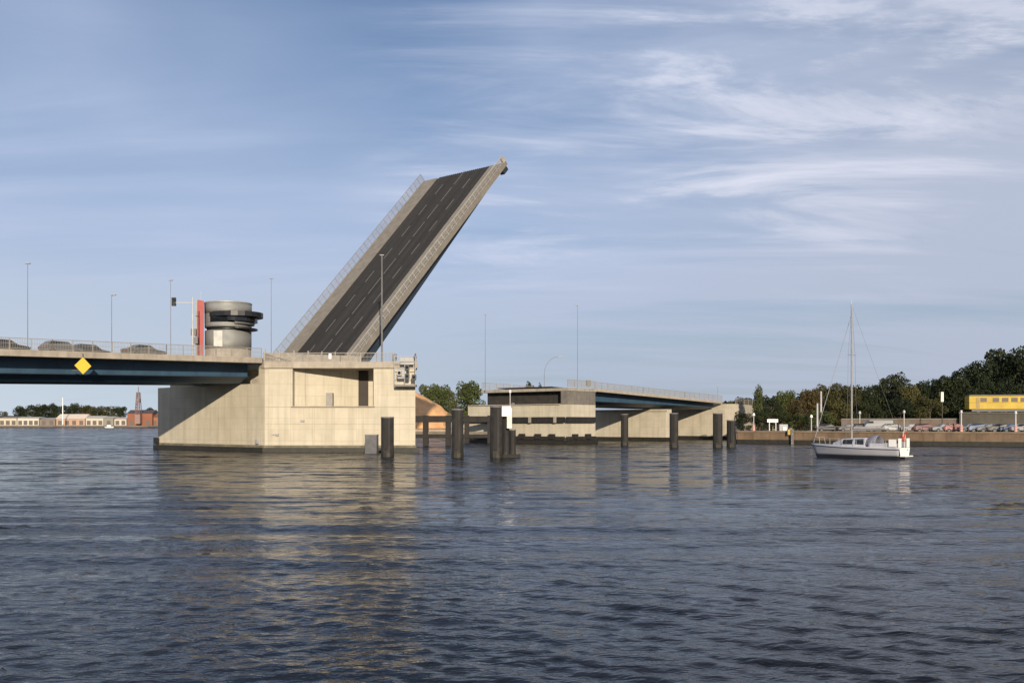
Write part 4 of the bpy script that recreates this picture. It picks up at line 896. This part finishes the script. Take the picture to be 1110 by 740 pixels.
# far wood behind the quay trees
rng = np.random.default_rng(9); n = 26000
xs = rng.uniform((770-555)/F*262, (1250-555)/F*262, n); px = xs/262*F+555
top = np.interp(px, [770, 800, 900, 980, 1040, 1090, 1250], [9, 10, 13, 14, 16, 20, 20])*(.86+.09*np.sin(px*.33)+.05*np.sin(px*.9))
pts = np.stack([xs, rng.uniform(250, 274, n), GZ+rng.uniform(0, 1, n)**.7*(top-GZ)], -1)
qv = rng.normal(size=(n, 3)); qv /= np.linalg.norm(qv, axis=1)[:, None]; wv = np.cross(qv, rng.normal(size=(n, 3))); wv /= np.linalg.norm(wv, axis=1)[:, None]; ev = np.cross(qv, wv); s_ = rng.uniform(.25, .6, n)[:, None]
V = np.stack([pts-wv*s_, pts-ev*s_*.7, pts+wv*s_, pts+ev*s_], 1).reshape(-1, 3)
me = bpy.data.meshes.new('wood'); me.from_pydata(V.tolist(), [], [(4*i, 4*i+1, 4*i+2, 4*i+3) for i in range(n)]); me.materials.append(FOL[0])
wd = bpy.data.objects.new('wood', me); COL.objects.link(wd); tag(wd, 'dense dark wood closing the view behind the right quay trees', 'wood', None, 'stuff')

# ================================================================== ORANGE HEAP
hp_ = MB(); rngh = random.Random(4); secs = []; hc = P(427, 290)
for j in range(14):
    t_ = j/13; r_ = 21*(1-t_)+.3; z = GZ-.2+13.2*(1-(1-t_)**1.5)
    secs.append([Vector((hc.x+r_*(1+.05*math.sin(3*a_+j*.4)+rngh.uniform(-.02, .02))*math.cos(a_), hc.y+r_*.8*math.sin(a_), z+rngh.uniform(-.3, .3))) for a_ in [i*2*math.pi/40 for i in range(40)]])
hp_.loft(secs); tag(hp_.build('bulk_heap', mat('orange bulk material', (.66, .36, .16), .95, var=.25, scale=.25, bump=.6, bscale=1.5), smooth=True), 'big conical heap of orange bulk material just right of the beige pier', 'heap')
sh = thing('low_shed', tuple(P(497, 262, GZ)), 'low pale shed at the foot of the round green tree', 'shed')
MB().prism([xy(P(484, 262)), xy(P(527, 262)), xy(P(527, 268)), xy(P(484, 268))], GZ, 4.6).build('wall', mat('pale shed wall', (.42, .36, .29), .8, var=.2, scale=.5), sh)
MB().prism([xy(P(483, 261.5)), xy(P(528, 261.5)), xy(P(528, 268.5)), xy(P(483, 268.5))], 4.602, 4.9).build('roof', mat('shed roof', (.3, .24, .2), .8), sh)

# ================================================================== FAR LEFT SHORE
FY = 815.0
def shed(px0, px1, ytop, label, col, roofc=(.16, .14, .13), pitch=2.0, Y=FY, nwin=0, name='warehouse', cat='warehouse'):
    x0 = P(px0, Y).x; x1 = P(px1, Y).x; zt_ = ZY(ytop, Y); t = thing(name, ((x0+x1)/2, Y, GZ), label, cat, 'buildings on the far left shore')
    ze = max(GZ+2, zt_-pitch)
    MB().prism([(x0, Y), (x1, Y), (x1, Y+16), (x0, Y+16)], GZ, ze).build('wall', mat('shed wall %.2f %.2f' % (col[0], col[2]), col, .8, var=.12, scale=.08), t)
    MB().add([(x0-.4, Y-.4, ze+.002), (x1+.4, Y-.4, ze+.002), (x1+.4, Y+16.4, ze+.002), (x0-.4, Y+16.4, ze+.002), (x0-.4, Y+8, zt_), (x1+.4, Y+8, zt_)], [(0, 1, 5, 4), (2, 3, 4, 5), (0, 4, 3), (1, 2, 5), (3, 2, 1, 0)]).build('roof', mat('far roof %.2f' % roofc[0], roofc, .7, var=.15, scale=.1), t)
    for i in range(nwin):
        xx = x0+(x1-x0)*(i+.5)/nwin; MB().box((xx, Y-.05, GZ+2.2), (3.2, .12, 3.6)).build('door', mat('far door', (.12, .10, .09), .7), t)
shed(-30, -3, 450, 'cream warehouse at the very left edge of the picture', (.5, .44, .34), nwin=3)
shed(-1, 18, 451, 'cream warehouse left of the long white one', (.48, .42, .31), nwin=3, pitch=1.5)
shed(19, 42, 451.5, 'long white warehouse left of the grey pile', (.55, .5, .4), (.4, .36, .3), 1.2, nwin=4)
shed(43, 60, 452.5, 'grey brown low warehouse between the two white ones', (.2, .16, .13), (.3, .27, .24), 1.5, nwin=2)
shed(61, 92, 448.5, 'large pale pink warehouse with a whitish roof', (.42, .27, .18), (.62, .52, .42), 4, nwin=4)
shed(93, 112, 450.5, 'white warehouse right of the large pale pink one', (.5, .45, .36), (.45, .42, .36), 2, nwin=3)
shed(112.5, 123, 451, 'grey green small warehouse near the red brown one', (.22, .22, .17), (.4, .4, .34), 1.6, nwin=1)
shed(124, 137, 452, 'small white warehouse next to the red brown one', (.55, .47, .38), (.5, .4, .34), 1.5, nwin=2)
shed(138, 165, 444, 'red brown building with a dark roof next to the harbour tower', (.24, .09, .05), (.07, .055, .05), 3, nwin=3)
shed(160, 205, 447, 'rusty brown building partly hidden by the beige pier', (.26, .115, .06), (.2, .1, .07), 4, Y=FY+3, nwin=3)
twr = thing('harbour_tower', tuple(P(150, 812, GZ)), 'slender red and dark lattice tower on the far left shore', 'tower')
MB().box(P(150, 812, ZY(454, 812)), (4.4, 4.4, 8)).build('plinth', mat('tower base', (.25, .17, .14), .8), twr)
lt = MB(); z0, z1 = ZY(448, 812), ZY(425, 812); cxx = P(150, 812)
for sx_ in (-1, 1):
    for sy_ in (-1, 1): lt.bar(Vector((cxx.x+sx_*2.0, cxx.y+sy_*2.0, z0)), Vector((cxx.x+sx_*1.0, cxx.y+sy_*1.0, z1)), .5)
for k in range(7):
    za = z0+(z1-z0)*k/7; zb2 = z0+(z1-z0)*(k+1)/7; wa = 2.0-1.0*k/7; wb = 2.0-1.0*(k+1)/7
    for sx_ in (-1, 1): lt.bar(Vector((cxx.x-sx_*wa, cxx.y-wa, za)), Vector((cxx.x+sx_*wb, cxx.y-wb, zb2)), .35)
    lt.bar(Vector((cxx.x-wa, cxx.y-wa, za)), Vector((cxx.x+wa, cxx.y-wa, za)), .4)
lt.build('lattice', mat('tower red', (.16, .085, .08), .6), twr); MB().box(Vector((cxx.x, cxx.y, ZY(434, 812))), (3.2, 3.2, 3.4)).build('cabin', DRAIL, twr)
MB().bar(Vector((cxx.x, cxx.y, z1)), Vector((cxx.x, cxx.y, ZY(419, 812))), .5).build('mast', DRAIL, twr)
gF = 'trees on the far left shore'
for i, (px, ty, w, v, f, lab) in enumerate(((4, 444, 9, 1, 1, 'small tree behind the cream warehouse at the left edge'), (-8, 441, 14, 0, 0, 'tree cut by the left edge of the picture on the far shore'),
   (22, 438, 16, 0, 0, 'leftmost large tree of the far shore row'), (34, 436.5, 17, 1, 0, 'far shore tree above the long white warehouse'), (46, 436, 16, 5, 0, 'far shore tree above the grey brown warehouse'),
   (57, 435, 16, 0, 0, 'far shore tree with the highest top, left of the thin white mast'), (69, 437, 16, 1, 0, 'far shore tree right behind the thin white mast'), (80, 434.5, 14, 0, 0, 'far shore tree just right of the thin white mast'),
   (92, 437, 18, 5, 1, 'olive far shore tree below the yellow mark'), (104, 438, 18, 0, 1, 'olive far shore tree above the white warehouse'), (117, 438, 18, 1, 1, 'olive far shore tree above the small grey green warehouse'),
   (130, 438.5, 17, 5, 0, 'rightmost far shore tree, left of the harbour tower'), (163, 440, 14, 0, 0, 'far shore tree between the harbour tower and the beige pier'))):
    tree(px, ty, w, 850+5*(i % 3), v, f, lab, gF)
ym = thing('flag_mast', tuple(P(68, 806, GZ)), 'thin white mast standing before the far shore trees', 'mast'); MB().tube(P(68, 806, GZ), P(68, 806, ZY(431, 806)), .5, .3).build('pole', WHITE, ym); MB().tube(P(68, 806, GZ), P(68, 806, GZ+1), 1, .8).build('base', GREYP, ym)
bo = thing('moored_boat', tuple(P(119, 790, 0)), 'tiny white boat lying off the far left shore', 'boat')
MB().loft([[Vector((P(119, 790).x+x, 790+y*wd_, z)) for x, y, z in ((-4*k, -1, .9), (-4*k, 1, .9), (4*k, 1, 1.1), (4*k, -1, 1.1))] for k, wd_ in ((1, 1.2), )]+[[Vector((P(119, 790).x+x, 790+y, z)) for x, y, z in ((-3, -.7, -.2), (-3, .7, -.2), (3, .7, -.2), (3, -.7, -.2))]]).build('hull', WHITE, bo)
MB().box(Vector((P(119, 790).x-.5, 790, 1.7)), (3, 1.6, 1.3)).build('cabin', WHITE, bo)

# ================================================================== YACHT
BL = 9.0; BETA = R(47)
yc = P(932, 95.5); yacht = thing('sailing_yacht', (0, 0, 0), 'white sailing yacht motoring with bare mast on the right, stern towards the viewer', 'yacht')
HULL = mat('shaded gelcoat', (.42, .42, .45), .25, var=.05, coat=.4); NAVY = mat('navy stripe', (.02, .035, .08), .35); ANTI = mat('antifouling', (.025, .03, .045), .5)  # white hull darkened in its colour to give the shaded side
def half(x):                                  # x: -BL/2 stern .. +BL/2 bow -> half beam at deck
    t_ = (x+BL/2)/BL; return 1.5*(.80+.75*t_-.2*t_*t_)*max(0, 1-t_**3.4)**.9/1.12+.015
def sheer(x): t_ = (x+BL/2)/BL; return 1.12+.28*t_**2
def section(x, zs):
    t_ = (x+BL/2)/BL; hb = half(x); dk = sheer(x); pts = []
    for z in zs:
        k = (z+.35)/(dk+.35); pts.append((x+(.75*(k)*t_**6)-(0.35*(1-k) if t_ < .01 else 0)*-1, hb*(.12+.88*min(1, k)**(.42+.25*t_)), z))
    return pts
def hullpart(z0f, z1f, name, m, cap=False, off=0.0, xs=None):
    secs = []; nx = 26
    for i in range(nx+1):
        x = -BL/2+BL*i/nx; zs = [z0f(x)+(z1f(x)-z0f(x))*j_/6 for j_ in range(7)]; s_ = section(x, zs)
        secs.append([Vector((a_, -b_-off, c_)) for a_, b_, c_ in s_]+[Vector((a_, b_+off, c_)) for a_, b_, c_ in reversed(s_)])
    return MB().loft(secs).build(name, m, yacht, smooth=False)
hl = hullpart(lambda x: .30, sheer, 'hull', HULL)
for p_ in hl.data.polygons: p_.use_smooth = len(p_.vertices) == 4
hullpart(lambda x: -.34, lambda x: .298, 'bottom', ANTI)
hullpart(lambda x: sheer(x)-.24, lambda x: sheer(x)-.16, 'sheer_stripe', NAVY, off=.006)
st_ = section(-BL/2, [.3, .5, .75, 1.12]); rg_ = [Vector((-BL/2+.36-.0, y*1.01, z)) for x_, y, z in st_]
tr_ = MB().loft([[Vector((xx, -abs(p[1])*1.02, p[2])) for p in st_]+[Vector((xx, abs(p[1])*1.02, p[2])) for p in reversed(st_)] for xx in (-BL/2-.03, -BL/2+.0)]).build('transom', WHITE, yacht)  # plain white plate, so the stern looks sunlit beside the darkened hull
MB().box((-BL/2-.2, 0, .32), (.5, 1.7, .1)).build('swim_platform', WHITE, yacht)
# cabin trunk
cs = []
for x, w_, h0, h1 in ((-1.0, .98, 1.18, 2.02), (.2, .95, 1.2, 2.0), (1.5, .78, 1.25, 1.9), (2.7, .42, 1.3, 1.5)):
    cs.append([Vector((x, -w_, h0-.08)), Vector((x, w_, h0-.08)), Vector((x-.05, w_*.86, h1)), Vector((x-.05, -w_*.86, h1))])
MB().loft(cs).build('cabin', HULL, yacht, bevel=.04)
for sg in (-1, 1):
    wn = MB(); wn.add([Vector((-.9, sg*.99, 1.38)), Vector((1.5, sg*.80, 1.38)), Vector((1.3, sg*.76, 1.82)), Vector((-.85, sg*.90, 1.92))], [(0, 1, 2, 3) if sg < 0 else (3, 2, 1, 0)]); wn.build('cabin_window', GLASS, yacht)
# sprayhood
sh_ = []
for x, h1, w_ in ((-2.05, 2.25, .95), (-1.5, 2.3, .98), (-1.02, 2.05, .93), (-.75, 1.8, .85)):
    sh_.append([Vector((x, w_*math.cos(a_), 1.3+(h1-1.3)*math.sin(a_))) for a_ in [math.pi*i/10 for i in range(11)]])
mb = MB(); nn_ = 11
for r_ in sh_: mb.v += r_
for j_ in range(3):
    for i in range(10): mb.f.append((j_*11+i, j_*11+i+1, (j_+1)*11+i+1, (j_+1)*11+i))
so = mb.build('sprayhood', mat('grey sprayhood', (.16, .16, .2), .8), yacht, smooth=True); md = so.modifiers.new('thick', 'SOLIDIFY'); md.thickness = .02
MB().box((-4.15, -.5, 1.42), (.4, .5, .5)).build('helm_seat', GREYP, yacht, bevel=.03)
cp = MB(); cp.box((-2.9, -1.02, 1.3), (2.9, .14, .42)); cp.box((-2.9, 1.02, 1.3), (2.9, .14, .42)); cp.build('cockpit_coaming', HULL, yacht, bevel=.03)
MB().tube((-3.6, 0, 1.1), (-3.55, 0, 1.75), .06).build('wheel_pedestal', GREYP, yacht)
# white dodger cloths on the stern rail
for sg in (-1, 1): MB().box((-4.45, sg*.86, 1.58), (.04, .60, .86)).build('stern_dodger', WHITE, yacht)
for sg in (-1, 1): MB().box((-3.9, sg*1.2, 1.55), (.75, .03, .7)).build('side_dodger', WHITE, yacht)
MB().tube((-4.5, -.55, .95), (-4.52, -.55, .85), .07, .07).build('exhaust', DARK, yacht)
MB().tube((-4.55, .15, 1.1), (-4.75, .15, 3.0), .02, .015, 6).build('flag_staff', WHITE, yacht)
MB().loft([[Vector((-4.62-.06*k, .15+.03*math.sin(k*2), 2.2+.12*k)), Vector((-4.60-.06*k, .55+.04*math.sin(k*3), 2.0+.12*k)), Vector((-4.58-.06*k, .56+.04*math.sin(k*3), 2.0+.12*k)), Vector((-4.60-.06*k, .17+.03*math.sin(k*2), 2.2+.12*k))] for k in range(6)]).build('flag', mat('red flag cloth', (.5, .06, .03), .8), yacht)
# mast, boom, rigging
MX = .85; MT = ZY(329, 95.5)
MB().tube((MX, 0, 1.6), (MX, 0, MT), .095, .075, 10).build('mast', mat('pale mast', (.28, .27, .26), .5, .2), yacht)
MB().tube((MX-.1, 0, 2.75), (-2.9, 0, 2.85), .06).build('boom', GALV, yacht); MB().tube((MX-.25, 0, 2.95), (-2.6, 0, 2.98), .15, .09, 10).build('furled_mainsail', mat('sail cover', (.35, .33, .32), .9), yacht)
rg = MB()
for z in (6.2, 10.2): rg.tube((MX, -.8, z), (MX, .8, z), .02)
for sg in (-1, 1):
    rg.tube((MX-.1, sg*1.35, 1.2), (MX, sg*.8, 6.2), .012, None, 5); rg.tube((MX, sg*.8, 6.2), (MX, sg*.7, 10.2), .012, None, 5); rg.tube((MX, sg*.7, 10.2), (MX, 0, MT-.3), .012, None, 5)
rg.tube((-4.4, 0, 1.2), (MX, 0, MT-.05), .01, None, 5); rg.build('rigging', mat('rigging wire', (.12, .12, .12), .6), yacht)
MB().tube((BL/2+.5, 0, 1.5), (MX+.08, 0, MT-1.2), .03, .02, 6).build('furled_jib', mat('jib roll', (.3, .31, .33), .8), yacht)
pu = MB()
for sg in (-1, 1):
    pu.path([Vector((4.0, sg*.55, 1.4)), Vector((4.1, sg*.5, 2.0)), Vector((4.95, 0, 2.05))], .018, 6); pu.path([Vector((-4.4, sg*1.1, 1.1)), Vector((-4.4, sg*1.1, 1.95)), Vector((-3.2, sg*1.25, 1.9))], .018, 6)
    for x in (-3.2, -1.8, -.3, 1.2, 2.7): pu.tube((x, sg*(half(x)-.08), sheer(x)), (x, sg*(half(x)-.08), sheer(x)+.62), .014, None, 5)
    pu.path([Vector((x, sg*(half(x)-.08), sheer(x)+.62)) for x in (-3.2, -1.8, -.3, 1.2, 2.7, 4.0)], .008, 5)
pu.path([Vector((-4.4, -1.1, 1.95)), Vector((-4.4, 1.1, 1.95))], .018, 6); pu.build('guard_rail', GALV, yacht)
MB().tube((MX, 0, MT), (MX, 0, MT+.5), .012, None, 5).build('antenna', GALV, yacht)
yacht.location = (yc.x, yc.y, 0); yacht.rotation_euler = (0, 0, math.pi-BETA)

# helmsman in a red jacket: one continuous skinned body, seated in the cockpit
def person(loc, rz):
    J = {'pelvis': (0, 0, .52, .15), 'waist': (0, 0, .68, .135), 'chest': (.03, 0, .92, .165), 'neck': (.04, 0, 1.10, .06), 'head': (.06, 0, 1.22, .095), 'crown': (.06, 0, 1.32, .075),
         'ls': (.03, .2, 1.02, .07), 'le': (.16, .27, .78, .05), 'lw': (.4, .2, .76, .035), 'lh': (.48, .18, .77, .035), 'rs': (.03, -.2, 1.02, .07), 're': (.16, -.27, .78, .05), 'rw': (.4, -.2, .76, .035), 'rh': (.48, -.18, .77, .035),
         'lk': (.45, .14, .53, .075), 'la': (.48, .14, .1, .045), 'lf': (.64, .15, .05, .04), 'rk': (.45, -.14, .53, .075), 'ra': (.48, -.14, .1, .045), 'rf': (.64, -.15, .05, .04)}
    E = [('pelvis', 'waist'), ('waist', 'chest'), ('chest', 'neck'), ('neck', 'head'), ('head', 'crown'), ('chest', 'ls'), ('ls', 'le'), ('le', 'lw'), ('lw', 'lh'), ('chest', 'rs'), ('rs', 're'), ('re', 'rw'), ('rw', 'rh'), ('pelvis', 'lk'), ('lk', 'la'), ('la', 'lf'), ('pelvis', 'rk'), ('rk', 'ra'), ('ra', 'rf')]
    def skin(names, name, m, grow, parent):
        ks = list(names); me = bpy.data.meshes.new(name); me.from_pydata([J[k][:3] for k in ks], [(ks.index(a_), ks.index(b_)) for a_, b_ in E if a_ in ks and b_ in ks], [])
        me.materials.append(m); o = bpy.data.objects.new(name, me); COL.objects.link(o); o.parent = parent
        sk = o.modifiers.new('skin', 'SKIN'); 
        for v, k in zip(me.skin_vertices[0].data if me.skin_vertices else [], ks): v.radius = (J[k][3]+grow,)*2
        if not me.skin_vertices:
            pass
        o.modifiers.new('sub', 'SUBSURF').levels = 2; o.modifiers['sub'].render_levels = 2
        return o
    root = thing('person', loc, 'person in a red suit sitting at the helm at the stern of the yacht', 'person', rz=rz)
    import bmesh
    def skin2(names, name, m, grow, rootk, parent):
        ks = list(names); bm = bmesh.new(); lay = bm.verts.layers.skin.verify(); vs_ = {}
        for k in ks:
            v = bm.verts.new(J[k][:3]); v[lay].radius = (J[k][3]+grow, J[k][3]+grow); v[lay].use_root = (k == rootk); vs_[k] = v
        for a_, b_ in E:
            if a_ in vs_ and b_ in vs_: bm.edges.new((vs_[a_], vs_[b_]))
        me = bpy.data.meshes.new(name); bm.to_mesh(me); bm.free(); me.materials.append(m); o = bpy.data.objects.new(name, me); COL.objects.link(o); o.parent = parent
        o.modifiers.new('skin', 'SKIN'); sb_ = o.modifiers.new('sub', 'SUBSURF'); sb_.levels = 2; sb_.render_levels = 2; return o
    bo_ = skin2(J.keys(), 'body', mat('skin tone', (.45, .27, .19), .6), 0, 'pelvis', root)
    skin2(['pelvis', 'waist', 'chest', 'ls', 'le', 'lw', 'rs', 're', 'rw'], 'jacket', mat('red jacket', (.5, .07, .035), .8), .022, 'waist', root)
    skin2(['pelvis', 'lk', 'la', 'rk', 'ra'], 'trousers', mat('red jacket', (.5, .07, .035), .8), .015, 'pelvis', root)
    hr_ = MB().loft([[Vector((.045+.105*r_*math.cos(a_), .105*r_*math.sin(a_), z)) for a_ in [i*math.pi/6 for i in range(12)]] for r_, z in ((1.0, 1.27), (.98, 1.33), (.8, 1.38), (.3, 1.41))])
    me = bpy.data.meshes.new('hair'); me.from_pydata([tuple(v) for v in hr_.v], [], hr_.f); me.materials.append(mat('grey hair', (.4, .36, .3), .9)); o = bpy.data.objects.new('hair', me); COL.objects.link(o); o.parent = root
    return root
mw = Matrix.Rotation(math.pi-BETA, 4, 'Z'); pl = mw@Vector((-4.2, -.5, 1.27))
person((yc.x+pl.x, yc.y+pl.y, pl.z), math.pi-BETA)
